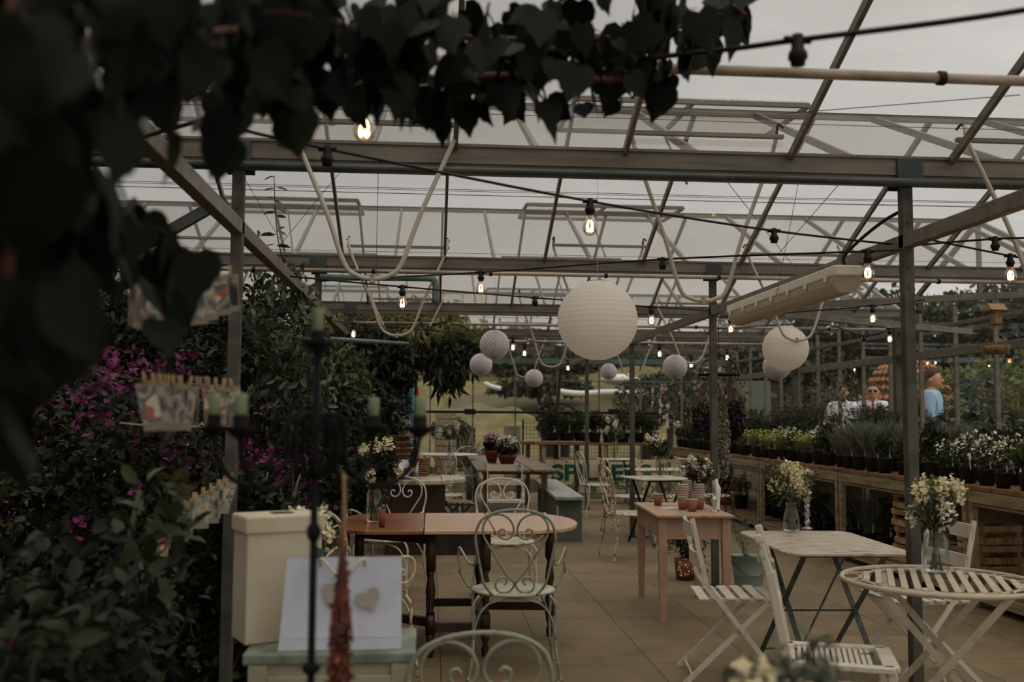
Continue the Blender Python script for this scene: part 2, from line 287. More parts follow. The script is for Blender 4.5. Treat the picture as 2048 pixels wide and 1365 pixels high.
# roof: gutters, ridges, glazing bars, glass
BX = [-.72+.83*k for k in range(-8, 8)]; BX2 = [x+.42 for x in BX if x+.42 < XR]
def span(y0, y1, zf=GZ):
    ym = (y0+y1)/2; c = bpy.data.objects.new('ceiling', None); C.objects.link(c); c['kind'] = 'structure'
    MB().bar((XL, ym, RZ), (XR, ym, RZ), .03, .045).build('ridge', 'alu', c)
    for ya, xs, hid in ((y0, BX2, 0), (y1, BX, 1)):
        for x in xs:
            MB().bar((x, ya+(.05 if ya < ym else -.05), GZ+.07), (x, ym, RZ-.01), .022, .042).build('glazing_bar', 'alu', c)
        g = MB(); g.add([(XL, ya, GZ+.1), (XR, ya, GZ+.1), (XR, ym, RZ+.02), (XL, ym, RZ+.02)], [(0, 1, 2, 3)]); g.build('glass', 'roof_glass', c)
    g = MB(); g.add([(XR, y0, GZ), (XR, y1, GZ), (XR, ym, RZ)], [(0, 1, 2)]); g.build('gable_glass', 'wall_glass', c)
    g = MB(); g.bar((XR, y0, GZ+.04), (XR, ym, RZ), .04, .05).bar((XR, y1, GZ+.04), (XR, ym, RZ), .04, .05).bar((XR, ym, GZ), (XR, ym, RZ), .04, .04); g.build('gable_frame', 'alu', c)
    for k, x in enumerate(np.arange(XL+.8, XR-1.6, 3.32)):        # opened ridge vents
        xa, xb = BX[0]+.83*4*k+.02+1.66, BX[0]+.83*4*k+3.3
        if xb > XR: break
        za = RZ+.08; yb = ym+.92; zb = RZ+.12; q = MB(); 
        q.bar((xa, ym+.03, za), (xb, ym+.03, za), .03, .03).bar((xa, yb, zb), (xb, yb, zb), .03, .03)
        for x2 in (xa, (xa+xb)/2, xb): q.bar((x2, ym+.03, za), (x2, yb, zb), .025, .03)
        q.build('vent_frame', 'alu', c); g = MB(); g.add([(xa, ym, za+.02), (xb, ym, za+.02), (xb, yb, zb+.02), (xa, yb, zb+.02)], [(0, 1, 2, 3)]); g.build('vent_glass', 'roof_glass', c)
        MB().bar(((xa+xb)/2, yb, zb), ((xa+xb)/2+.1, ym+.6, RZ-.35), .012, .012).build('vent_strut', 'wire', c)
    return c
span(-2.0, 1.4)
for a, b_ in zip(GY[:-1], GY[1:]): span(a, b_)
gl = ['nearest, above the front tables', 'second from the front, above the hanging lantern', 'third from the front', 'fourth from the front', 'last, over the end glass wall']
for i, y in enumerate(GY[1:]):
    t = thing('gutter_beam', 'grey metal roof gutter beam, '+gl[i], 'beam', (0, y, GZ), group='roof gutters')
    q = MB(); q.box(((XL+XR)/2, 0, .035), (XR-XL, .1, .085)); q.build('web', 'alu', t)
    q = MB(); q.box(((XL+XR)/2, 0, -.028), (XR-XL, .075, .04)); q.build('bottom_flange', 'alu', t)
    q = MB(); q.box(((XL+XR)/2, -.055, .08), (XR-XL, .012, .014)); q.build('lip', 'alu', t)
    for x in PX: MB().box((x, -.058, 0.005), (.13, .012, .14)).box((x, .058, .005), (.13, .012, .14)).build('bracket', 'dark_pipe', t)
# posts
pl = {(.0): ''}
rows = ['in front of the magenta flowers', 'behind the candelabra', 'third along the left row', 'fourth along the left row']; rr_ = ['beside the round slatted table', 'behind the pink table', 'beside the grey folding table', 'in front of the painted sign']
for i, y in enumerate(GY[1:5]):
    for x in PX:
        lb = ('square grey metal roof post, '+(rows[i] if x < 0 else rr_[i])) if x > -3 else 'square grey metal roof post among the left hand trees'
        t = thing('roof_post', lb, 'post', (x, y, 0), group='roof posts')
        q = MB(); q.box((0, 0, (GZ-.05)/2+.0), (.055, .055, GZ-.05)); q.build('shaft', 'post', t, bev=.004)
        q = MB(); q.box((0, 0, .005), (.11, .11, .01)); q.build('foot_plate', 'post', t)
        q = MB()
        for z in (2.05, 2.15, 2.38, 2.5): q.tube([(0, -.034, z), (0, -.027, z)], .008, 8)
        q.build('bolt', 'dark_pipe', t)
for x, lb in ((-.92, 'long grey tie beam running away above the left posts'), (2.38, 'long grey tie beam running away above the right posts'), (-4.22, 'tie beam over the left hand trees')):
    q = MB(); q.bar((x, -1, 2.285), (x, 18.4, 2.285), .055, .07); tag(q.build('tie_beam', 'alu', bev=.004), lb, 'beam')
# braces on the left posts
for k, (a, b_) in enumerate([(U(0, 655, 4.8), U(452, 398, 4.8)), (U(345, 755, 8.25), U(632, 572, 8.25)), (U(560, 730, 11.65), U(700, 640, 11.65))]):
    q = MB(); q.bar(a, b_, .04, .05); tag(q.build('diagonal_brace', 'dark_pipe'), ['dark diagonal brace clamped to the nearest left post', 'dark diagonal brace on the second left post behind the flowers', 'dark diagonal brace on the third left post'][k], 'brace')
q = MB(); q.bar(U(1565, 628, 8.2), XP(1940, 664, 5.66), .05, .06); tag(q.build('cross_brace', 'alu'), 'grey strut sloping down to the right glass wall', 'brace')
q = MB(); q.bar(U(1587, 612, 8.25), U(2075, 588, 8.0), .04, .055); tag(q.build('cross_brace', 'alu'), 'grey strut running right under the second gutter behind the tube light', 'brace')
# pipes below the gutters
def pipe(name, a, b_, r, m, lb, clips=0):
    t = thing(name, lb, 'pipe', (0, 0, 0)); a, b_ = Vector(a), Vector(b_); MB().tube([a, b_], r, 12).build('tube', m, t, True)
    if clips:
        for k in range(clips):
            p = a.lerp(b_, (k+.5)/clips); MB().tube([p-Vector((.012, 0, 0)), p+Vector((.012, 0, 0))], r*1.35, 12).build('clip', 'black', t)
zA = U(1024, 352, 4.8).z; pipe('water_pipe', (XL, 4.72, zA), (XR, 4.72, zA), .019, 'dark_pipe', 'dark green water pipe under the nearest gutter')
zA = U(1024, 548, 8.1).z; pipe('heating_pipe', (XL, 8.1, zA), (XR, 8.1, zA), .017, 'pale_pipe', 'pale pipe with black clips under the second gutter', 14)
p = U(1500, 143, 3.2); pipe('heating_pipe', (XL, 3.2, p.z+.008), (XR, 3.2, p.z-.004), .018, 'pale_pipe', 'rusty pale pipe crossing near the roof top above all gutters', 5)
zA = U(1024, 650, 11.9).z; pipe('heating_pipe', (XL, 11.9, zA), (XR, 11.9, zA), .017, 'pale_pipe', 'pale pipe under the third gutter', 8)
zA = U(1100, 684, 14.8).z; pipe('heating_pipe', (XL, 14.8, zA), (XR, 14.8, zA), .02, 'pale_pipe', 'pale pipe under the fourth gutter near the end wall')
pipe('pipe_stub', U(560, 672, 7.4), U(816, 688, 11), .02, 'teal_pipe', 'pale blue pipe passing among the left trees')
q = MB(); a = U(640, 555, 8.0); q.tube([a, U(850, 557, 8.0), U(868, 562, 8.0), U(871, 575, 8.0), U(870, 606, 8.0)], .026, 12, 3); tag(q.build('drain_pipe', 'teal_pipe', smooth=True), 'thick teal drain pipe with elbow below the second gutter', 'pipe')
# thin crop wires
wy = [(2.2, 2.9), (3.9, 2.66), (5.9, 2.75), (6.9, 2.95), (7.4, 2.62), (9.3, 2.8), (10.6, 2.6), (13, 2.75), (4.7, 2.46), (5.2, 2.6), (4.45, 2.78), (9.0, 2.3), (10, 2.25)]
for k, (y, z) in enumerate(wy):
    q = MB(); q.tube([(XL, y, z), (-3, y, z-.01), (2, y, z-.015), (XR, y, z)], .0018, 4); tag(q.build('crop_wire', 'wire'), 'thin steel wire strung across under the roof glass', 'wire', 'crop wires')
for k, (a, b_) in enumerate([((1445, 352, 5.3), (1640, 600, 7.9)), ((1690, 355, 5.3), (1555, 510, 6.5)), ((1600, 350, 6), (1553, 590, 6)), ((757, 320, 4.75), (752, 560, 4.75)), ((2040, 190, 3.6), (1560, 228, 4.3)), ((560, 480, 7.5), (485, 350, 7)), ((560, 490, 7.5), (680, 345, 7))]):
    q = MB(); q.tube([U(*a), U(*b_)], .002, 4); tag(q.build('stay_wire', 'wire'), 'thin slanting stay wire beneath the roof', 'wire', 'stay wires')
# U shaped vent opening rods
def loop(x, y, w, zt, zb, rows_lb, s):
    t = thing('vent_rod', rows_lb, 'rod', (x, y, 0), group='curved vent rods'); pts = []
    h = w/2
    pts = [(-h, 0, zt), (-h+.015, -.02*s, zt-.12), (-h*.55, -.05*s, zt-(zt-zb)*.62), (-h*.33, -.06*s, zb+.07), (-h*.17, -.06*s, zb+.012), (0, -.06*s, zb), (h*.17, -.06*s, zb+.012), (h*.33, -.06*s, zb+.07), (h*.55, -.05*s, zt-(zt-zb)*.62), (h-.015, -.02*s, zt-.12), (h, 0, zt)]
    MB().tube(pts, .0115, 8, 5).build('rod', 'loop', t, True)
    for sx in (-1, 1): MB().tube([(sx*h, 0, zt-.03), (sx*h, .03*s, zt+.015), (sx*(h+.02), .05*s, zt-.01)], .007, 6, 3).build('hook', 'iron', t)
    MB().bar((-h-.02, .05*s, zt-.06), (h+.02, .05*s, zt-.06), .03, .02).build('vent_rail', 'alu', t)
    MB().tube([(0, -.06*s, zb-.02), (0, -.06*s, zb+.02)], .014, 6).build('clip', 'pale_pipe', t)
for i, y in enumerate(GY[1:5]):
    zt = [2.86, 2.84, 2.80, 2.78][i]; zb = [2.03, 2.04, 2.03, 2.0][i]
    for k, xc in enumerate((-3.6, -.27, 3.05)):
        if i == 3 and k == 0: continue
        loop(xc, y-.1, .80, zt, zb, 'pale U shaped vent rod hanging before the %s gutter%s' % (['nearest', 'second', 'third', 'fourth'][i], [', far left', ', left of centre', ', right'][k]), 1)
    for k, xc in enumerate((-1.95, 1.42)):
        if (i, k) in ((0, 0),): continue
        loop(xc+.06, y+.45, .80, zt+.12, [2.03, 2.05, 2.0, 2.0][i], 'pale U shaped vent rod hanging beyond the %s gutter, %s' % (['nearest', 'second', 'third', 'fourth'][i], 'left' if k == 0 else 'right of centre'), -1)
# right glass wall
WB = [5.0+.78*k for k in range(-6, 18)]
c = bpy.data.objects.new('wall_right', None); C.objects.link(c); struct(c)
g = MB(); g.add([(XR, -2, .5), (XR, 18.45, .5), (XR, 18.45, GZ), (XR, -2, GZ)], [(0, 1, 2, 3)]); g.build('glass', 'wall_glass', c)
for y in WB: MB().box((XR, y, GZ/2), (.045, .03, GZ)).build('glazing_bar', 'alu', c)
for z, h in ((2.12, .09), (2.42, .04), (.5, .05), (1.0, .03)): MB().box((XR-.05, 8.2, z), (.06, 20.4, h)).build('rail', 'alu', c, bev=.004)
MB().box((XR-.03, 8.2, .25), (.05, 20.4, .5)).build('base_panel', 'cream_panel', c)
for y in GY[1:]: MB().box((XR-.09, y, GZ/2), (.08, .08, GZ)).build('post', 'post', c)
# end glass wall
c = bpy.data.objects.new('wall_back', None); C.objects.link(c); struct(c); YE = 18.5
g = MB(); g.add([(XL, YE, 0), (XR, YE, 0), (XR, YE, GZ), (XL, YE, GZ)], [(0, 1, 2, 3)]); g.build('glass', 'wall_glass', c)
for k in range(17): MB().box((.8+.785*(k-10), YE, GZ/2), (.028, .05, GZ)).build('glazing_bar', 'alu', c)
MB().box(((XL+XR)/2, YE-.03, .12), (XR-XL, .06, .24)).build('plinth', 'concrete', c); MB().box(((XL+XR)/2, YE-.04, 2.42), (XR-XL, .06, .1)).build('header', 'teal_pipe', c); MB().box(((XL+XR)/2, YE-.04, 2.05), (XR-XL, .03, .02)).build('rail', 'alu', c)
c = bpy.data.objects.new('wall_left', None); C.objects.link(c); struct(c)
g = MB(); g.add([(XL, -2, 0), (XL, 18.45, 0), (XL, 18.45, GZ), (XL, -2, GZ)], [(0, 1, 2, 3)]); g.build('glass', 'wall_glass', c)
for y in WB: MB().box((XL, y, GZ/2), (.045, .03, GZ)).build('glazing_bar', 'alu', c)
MB().box((XL, 8.2, .2), (.08, 20.4, .4)).build('base_panel', 'cream_panel', c)
# black irrigation pipe at the end wall with two boxes and arched hose
t = thing('irrigation_pipe', 'black horizontal pipe across the end glass wall with arched hose', 'pipe', (0, 0, 0)); ye = 17.9
z = U(1024, 825, ye).z; MB().tube([(-2, ye, z), (4.1, ye, z)], .024, 10).build('tube', 'black', t, True)
q = MB(); q.tube([U(1070, 825, ye-.05), U(1085, 815, ye-.05), U(1098, 808, ye-.05), U(1113, 808, ye-.05), U(1130, 808, ye-.05), U(1142, 815, ye-.05), U(1156, 826, ye-.05)], .014, 8, 4); q.build('hose', 'black', t, True)
MB().ball(U(1114, 815, ye-.05), (.05, .05, .08)).build('valve', 'bronze', t, True)
for x in (940, 1228): p = U(x, 824, ye-.1); MB().box(p, (.2, .08, .1)).build('control_box', 'black', t, bev=.01)
q = MB(); p = U(1112, 830, 17.6); q.bar((p.x, 17.6, .0), (p.x, 17.6, 1.55), .09, .06); a = U(1114, 815, 17.6); b_ = U(1122, 735, 17.6); q.bar(a, b_, .06, .06).bar(U(1112, 738, 17.6), U(1165, 722, 16.5), .05, .06)
tag(q.build('leaning_post', 'dark_wood'), 'dark post before the end glass wall carrying a short slanting arm', 'post')
# ================================================= potting benches on the right
XB = 4.05; ZB = .90
bw = ['furthest from the camera, in the corner', 'behind the hanging dried flowers', 'behind the pink table', 'behind the white folding table', 'nearest, behind the round table']
for k in range(5):
    y1 = 16.9-2.4*k; y0 = y1-2.36; t = thing('potting_bench', 'long wooden potting bench section '+bw[k], 'bench', (0, 0, 0), group='potting benches along the glass wall')
    q = MB(); q.box(((XB+5.5)/2, (y0+y1)/2, ZB-.02), (5.5-XB, y1-y0, .035)); q.build('top', 'bench_edge', t, bev=.004)
    q = MB(); q.box((XB+.02, (y0+y1)/2, ZB-.085), (.035, y1-y0, .09)); q.build('apron', 'bench_wood', t, bev=.004)
    q = MB(); q.box((XB+.03, (y0+y1)/2, ZB-.145), (.03, y1-y0-.1, .02)).build('apron_batten', 'bench_wood', t)
    for y in (y0+.03, y1-.03):
        for x in (XB+.03, 5.4): MB().box((x, y, (ZB-.04)/2), (.05, .05, ZB-.04)).build('leg', 'bench_wood', t, bev=.004)
    MB().box((XB+.03, (y0+y1)/2, .09), (.04, y1-y0-.1, .07)).build('bottom_rail', 'bench_wood', t)
    MB().box(((XB+5.4)/2, (y0+y1)/2, .13), (5.3-XB, y1-y0-.12, .02)).build('lower_shelf', 'bench_edge', t)
t = thing('potting_bench', 'wooden bench across the end wall above the painted sign', 'bench', (0, 0, 0), group='end wall benches')
q = MB(); q.box((2.95, 17.25, .93), (2.15, .7, .04)); q.build('top', 'bench_edge', t, bev=.004)
for x in (1.95, 3.0, 3.95):
    for y in (16.95, 17.5): MB().box((x, y, .455), (.05, .05, .91)).build('leg', 'bench_wood', t)
t = thing('side_shelf', 'narrow brown plank shelf at the end, left of the metal post', 'shelf', (0, 0, 0)); a = U(1043, 886, 15.9); b_ = U(1166, 886, 15.9)
MB().box(((a.x+b_.x)/2, 15.9, a.z), (b_.x-a.x, .35, .05)).build('top', 'bench_edge', t, bev=.004)
for x in (a.x+.1, b_.x-.1): MB().box((x, 15.9, (a.z-.03)/2), (.05, .25, a.z-.03)).build('leg', 'dark_wood', t)
# ================================================= scrollwork iron chair (local: seat centre at origin, sitter faces +y)
def curly_chair(label, loc, rz, m='sage', ms='sage_seat', arms=True, s=1, group='scrollwork iron chairs'):
    t = thing('scrollwork_chair', label, 'chair', loc, rz, group); t.scale = (s, s, s); by = lambda z: -.19-.16*(z-.45)   # the back leans away
    P = lambda x, z, dy=0: (x, by(z)+dy, z)
    q = MB(); n = 28; prof = [(0, .452), (.15, .452), (.215, .450), (.232, .444), (.235, .436), (.225, .430), (0, .432)]
    q.lathe(prof, n=32, wave=lambda a, z: 1-.06*abs(math.sin(a))*(1 if math.sin(a) < 0 else .3)); q.build('seat', ms, t, True)
    q = MB(); q.tube([(-.12, -.19, .44), P(-.165, .5), P(-.185, .58), P(-.205, .68), P(-.213, .76), P(-.185, .84), P(-.11, .885), P(0, .9), P(.11, .885), P(.185, .84), P(.213, .76), P(.205, .68), P(.185, .58), P(.165, .5), (.12, -.19, .44)], .0075, 8, 6); q.build('back_hoop', m, t, True)
    for sx in (-1, 1):
        q = MB(); q.tube([P(0, .50), P(sx*.05, .56), P(sx*.125, .68), P(sx*.168, .755), P(sx*.172, .815), P(sx*.14, .863), P(sx*.088, .875), P(sx*.035, .85), P(sx*.010, .80), P(sx*.022, .757), P(sx*.055, .742), P(sx*.085, .757), P(sx*.088, .785), P(sx*.068, .795), P(sx*.057, .782)], .0062, 8, 6); q.build('back_scroll', m, t, True)
        q = MB(); q.tube([P(0, .52), P(sx*.012, .475), P(sx*.05, .452), P(sx*.09, .462), P(sx*.104, .495), P(sx*.085, .53), P(sx*.055, .532), P(sx*.045, .505), P(sx*.062, .495)], .0055, 8, 6); q.build('lower_scroll', m, t, True)
        if arms:
            q = MB(); q.tube([P(sx*.2, .665), (sx*.215, by(.62)+.05, .60), (sx*.25, -.08, .60), (sx*.285, .02, .645), (sx*.30, .09, .655), (sx*.305, .13, .625), (sx*.30, .13, .56), (sx*.28, .10, .49), (sx*.24, .05, .44)], .0075, 8, 6); q.build('arm', m, t, True)
            q = MB(); q.tube([(sx*.30, .13, .56), (sx*.298, .085, .52), (sx*.295, .04, .535), (sx*.294, .035, .575), (sx*.294, .065, .59), (sx*.294, .08, .57), (sx*.294, .065, .558)], .0055, 8, 6); q.build('arm_scroll', m, t, True)
        for ya, yb in ((-.17, -.235), (.16, .215)):
            q = MB(); q.tube([(sx*.19, ya, .432), (sx*.222, ya*1.1, .38), (sx*.218, ya*1.1, .25), (sx*.225, yb*.95, .12), (sx*.245, yb, 0.002)], .0085, 8, 5); q.ball((sx*.246, yb, .008), .012, 8, 6); q.build('leg', m, t, True)
    for yy in (-.2, .19):
        q = MB(); q.tube([(-.217, yy, .21), (-.205, yy, .30), (-.15, yy*.97, .385), (-.06, yy*.95, .415), (0, yy*.95, .42), (.06, yy*.95, .415), (.15, yy*.97, .385), (.205, yy, .30), (.217, yy, .21)], .006, 8, 5); q.build('arch_brace', m, t, True)
    return t
def slat_chair(label, loc, rz, m='white_paint', mf=None, wood=False, group='slatted folding chairs'):
    mf = mf or m; t = thing('folding_chair', label, 'chair', loc, rz, group); nS = 6
    for k in range(nS):
        x = -.17+.34*k/(nS-1); q = MB()
        if wood: q.bar((-.2, -.17+.34*k/(nS-1), .45), (.2, -.17+.34*k/(nS-1), .45), .045, .015)
        else:
            y = x*1.06; z = .446+.006*math.sin(6*y)-(.012 if k == nS-1 else 0); q.bar((-.205, y, z), (.205, y, z), .05, .008)
        q.build('seat_slat', m, t)
    each('seat_frame', mf, t, [((x, -.2, .434), (x, .2, .434), .016, .02) for x in (-.17, .17)])
    for sx in (-1, 1):
        q = MB(); a, b_, c_ = (sx*.2, .24, 0), (sx*.2, -.17, .52), (sx*.2, -.24, .86); q.bar(a, b_, .012, .026, (0, 1, 0)).bar(b_, c_, .012, .026, (0, 1, 0)); q.build('back_leg', mf, t)
        q = MB(); q.bar((sx*.18, -.28, 0), (sx*.18, .16, .43), .012, .026, (0, 1, 0)); q.build('front_leg', mf, t)
    for z, y in ((.80, -.229), (.64, -.197)):
        q = MB(); pts = [(-.21, y, z), (-.1, y-.02, z), (0, y-.026, z), (.1, y-.02, z), (.21, y, z)]
        for a, b_ in zip(pts[:-1], pts[1:]): q.bar(a, b_, .01, .075)
        q.build('back_slat', m, t)
    eacht('stretcher', mf, t, [[(-.2, .2, .05), (.2, .2, .05)], [(-.18, -.24, .04), (.18, -.24, .04)]], .006)
    return t
cc = curly_chair
cc('sage green iron armchair with heart shaped scroll back, drawn up to the brown table', (.475, 5.62, 0), R_(-2))
cc('cream iron armchair at the left end of the brown table, half behind the gift bag', (-.36, 5.55, 0), R_(-52), 'rusty', 'chipped_top')
cc('iron chair nearest the camera, only its round back in view', (.13, 2.98, -.02), R_(4), 'sage', 'sage_seat', s=.93)
cc('white iron chair with heart shaped back, on the far side of the brown table', (.59, 7.75, 0), PI+.02, 'white_paint', 'chipped_top')
cc('white iron chair beyond the brown table, left one behind the flower vase', (-.3, 7.95, 0), PI-.35, 'white_paint', 'chipped_top')
cc('rusty cream iron chair in profile left of the pink table', (1.99, 9.9, 0), R_(-82), 'rusty', 'chipped_top', arms=False)
cc('rusty cream iron chair in profile close before the painted sign', (2.36, 12.0, 0), R_(-84), 'rusty', 'chipped_top', arms=False)
cc('thin white iron chair close in front of the painted sign', (2.35, 14.0, 0), R_(-80), 'white_paint', 'chipped_top', arms=False)
cc('pale iron chair between the far round table and the plank table', (.05, 12.9, 0), R_(110), 'white_paint', 'sage_seat', arms=False)
cc('dark iron chair by the plank table leg, left side', (.2, 12.2, 0), R_(-100), 'bronze', 'sage_seat', arms=False)
cc('thin cream iron chair standing beyond the plank table, left', (.55, 16.0, 0), R_(160), 'rusty', 'chipped_top', arms=False)
cc('iron chair tucked under the white table by the sign, left one', (2.95, 11.95, 0), R_(5), 'rusty', 'chipped_top', arms=False)
cc('dark iron chair tucked under the white table by the sign, right one', (3.45, 12.1, 0), R_(-4), 'bronze', 'chipped_top', arms=False)
sc_ = slat_chair
sc_('white slatted metal folding chair in profile before the pink table', (1.66, 5.42, 0), R_(-98))
sc_('white slatted folding chair facing the round table from behind', (2.62, 5.3, 0), R_(95))
sc_('white slatted folding chair cut off by the right picture edge', (2.42, 3.28, 0), R_(60))
sc_('pale slatted folding chair at the near end of the plank table', (.87, 11.35, 0), PI-.03, 'chipped')
sc_('folding chair with pale wooden slats and black crossed legs', (.26, 11.1, 0), R_(-75), 'raw_wood', 'dark_leg', True)
sc_('pale folding chair leaning at the far left round table', (.12, 13.9, 0), R_(-95), 'white_paint')
sc_('dark green folding chair beyond the white tables', (3.4, 15.2, 0), R_(60), 'bench_green', 'rusty')
sc_('rusty folding chair among the legs of the grey table', (2.75, 11.25, 0), R_(100), 'rusty')
# white wooden chair in the foreground right
t = thing('wooden_chair', 'white painted wooden chair with worn cane seat, nearest at lower right', 'chair', (1.63, 3.95, 0), R_(-109))
for sx in (-1, 1):
    q = MB(); q.bar((sx*.17, -.17, 0), (sx*.175, -.19, .46), .036, .036).bar((sx*.175, -.19, .45), (sx*.18, -.255, .80), .034, .036).bar((sx*.18, -.255, .79), (sx*.18, -.30, .94), .032, .03); q.build('back_post', 'chipped', t, bev=.006)
    q = MB(); q.bar((sx*.17, .2, 0), (sx*.175, .19, .44), .036, .036); q.build('front_leg', 'chipped', t, bev=.005)
    q = MB(); q.bar((sx*.165, -.19, .45), (sx*.18, .2, .45), .05, .022); q.build('seat_rail', 'white_paint', t, bev=.004)
    each('side_stretcher', 'chipped', t, [((sx*.175, -.16, z), (sx*.175, .18, z), .018, .022) for z in (.2, .3)])
each('seat_frame', 'white_paint', t, [((-.18, .19, .45), (.18, .19, .45), .06, .022), ((-.18, -.18, .45), (.18, -.18, .45), .04, .022), ((-.18, .19, .415), (.18, .19, .415), .02, .05), ((-.18, -.18, .415), (.18, -.18, .415), .02, .05)], .004)
for k in range(13): MB().bar((-.155, -.145+.022*k+.006, .449), (.155, -.145+.022*k, .449), .014, .006).build('cane_strip', 'chipped', t)
for z in (.64, .86): MB().bar((-.17, -.22-(z-.64)*.33, z), (.17, -.22-(z-.64)*.33, z), .016, .06).build('back_rail', 'chipped', t, bev=.003)
# ================================================= tables
# drop leaf gateleg table
t = thing('gateleg_table', 'long varnished brown drop leaf table with turned legs', 'table', (0, 0, 0)); zt = .74
x0, x1, y0, y1 = -.60, .80, 5.80, 6.85
def round_end(xs, xe, n=14): return [(xs+(xe-xs)*(1-(2*k/n-1)**2)**.5 if abs(2*k/n-1) < 1 else xs, y0+(y1-y0)*k/n) for k in range(n+1)]
q = MB(); q.slab([(-.02, y0), (.38, y0), (.38, y1), (-.02, y1)], zt-.022, zt); q.build('top', 'table_top', t, bev=.004)
q = MB(); e = round_end(.62, .93); q.slab([(.386, y0)]+e+[(.386, y1)], zt-.022, zt); q.build('right_leaf', 'table_top', t, bev=.004)
q = MB(); e = round_end(-.36, -.56); q.slab([(-.026, y0)]+e+[(-.026, y1)], zt-.022, zt); q.build('left_leaf', 'table_wood', t, bev=.004)
def turned(x, y, z0=0, z1=zt-.024): q = MB(); q.box((x, y, z1-.11), (.055, .055, .22)).box((x, y, .19), (.055, .055, .11)).lathe([(.018, 0), (.024, .04), (.014, .075), (.024, .1), (.026, .135)], (x, y, z0), 12).lathe([(.027, .245), (.019, .27), (.016, .3), (.03, .37), (.022, .44), (.015, .47), (.027, .5)], (x, y, z0), 12); return q
for x, y in ((.02, y0+.13), (.34, y0+.13), (.02, y1-.13), (.34, y1-.13)): turned(x, y).build('leg', 'dark_wood', t, True)
turned(.78, 6.45).build('gate_leg', 'dark_wood', t, True); turned(-.42, 6.3).build('gate_leg', 'dark_wood', t, True)
q = MB()
for y in (y0+.13, y1-.13): q.box((.18, y, zt-.09), (.28, .03, .13)).box((.18, y, .17), (.28, .04, .05))
for x in (.02, .34): q.box((x, 6.32, zt-.09), (.03, .76, .13)).box((x, 6.32, .17), (.04, .76, .05))
q.bar((.36, 6.6, .17), (.76, 6.45, .19), .04, .05).bar((.36, 6.6, zt-.08), (.76, 6.45, zt-.07), .03, .06).bar((0, 6.1, .17), (-.4, 6.3, .19), .04, .05).bar((0, 6.1, zt-.08), (-.4, 6.3, zt-.07), .03, .06); q.build('frame', 'dark_wood', t)
# pink table
t = thing('side_table', 'dusty pink painted wooden table with straight legs', 'table', (1.855, 7.31, 0), R_(-3)); w2, d2 = .26, .52
q = MB(); q.box((0, 0, .715), (w2*2+.02, d2*2, .022)); q.build('top', 'pink_paint', t, bev=.006)
q = MB(); q.box((0, -d2+.06, .63), (w2*2-.09, .02, .145)).box((0, d2-.06, .63), (w2*2-.09, .02, .145)).box((-w2+.04, 0, .63), (.02, d2*2-.13, .145)).box((w2-.04, 0, .63), (.02, d2*2-.13, .145)); q.build('apron', 'pink_paint', t)
for sx in (-1, 1):
    for sy in (-1, 1):
        q = MB(); x, y = sx*(w2-.04), sy*(d2-.06); q.bar((x, y, .70), (x, y, .45), .058, .058, (0, 1, 0)); q.add([(x+a*.029, y+b_*.029, .45) for a, b_ in ((-1, -1), (1, -1), (1, 1), (-1, 1))]+[(x+a*.018, y+b_*.018, 0) for a, b_ in ((-1, -1), (1, -1), (1, 1), (-1, 1))], [(0, 1, 5, 4), (1, 2, 6, 5), (2, 3, 7, 6), (3, 0, 4, 7), (4, 5, 6, 7)]); q.build('leg', 'pink_paint', t)
MB().ball((.06, -d2-.003, .715), (.012, .006, .008), 8, 6).build('knob', 'bench_edge', t)
# folding table with chipped top and crossed legs
def fold_table(label, c, rz, w, d, mt, ml, h=.72, corner=.06, group=None, lean=0):
    t = thing('folding_table', label, 'table', (c[0], c[1], 0), rz, group); pts = []
    for sx, sy, a0 in ((1, 1, 0), (-1, 1, 90), (-1, -1, 180), (1, -1, 270)):
        for k in range(6): a = R_(a0+90*k/5); pts.append((sx*(w/2-corner)+corner*math.cos(a), sy*(d/2-corner)+corner*math.sin(a)))
    q = MB(); q.slab(pts, h-.016, h); q.build('top', mt, t, bev=.005)
    for sx in (-1, 1):
        x = sx*(w/2-.12)
        for dr, xx in ((-1, x), (1, x-sx*.03)): MB().bar((xx, dr*d*.40, h-.02), (xx, -dr*d*.46, 0), .008, .028, (1, 0, 0)).build('leg', ml, t)
    eacht('stretcher', ml, t, [[(-w/2+.12, sy*d*.44, .04), (w/2-.12, sy*d*.44, .04)] for sy in (-1, 1)]+[[(-w/2+.12, 0, h*.48), (w/2-.12, 0, h*.48)], [(-w/2+.12, -d*.3, .2), (w/2-.12, d*.2, .6)]], .006)
    each('batten', ml, t, [((-w/2+.1, sy*d*.38, h-.028), (w/2-.1, sy*d*.38, h-.028), .02, .016) for sy in (-1, 1)]); return t
fold_table('rectangular folding table, white paint worn to grey, green crossed legs', (2.15, 5.42), R_(-3), .66, 1.0, 'chipped_top', 'green_leg', corner=.1)
fold_table('grey topped folding table with black crossed legs behind the pink table', (2.5, 10.95), R_(12), .62, .68, 'sage_seat', 'dark_leg', h=.73, corner=.05)
fold_table('white folding table by the sign, right behind the grey one', (3.15, 12.9), R_(8), 1.15, .6, 'chipped_top', 'white_paint', corner=.1)
fold_table('small white folding table with black leg under the end bench', (3.0, 15.9), 0, .6, .5, 'white_paint', 'dark_leg', corner=.08)
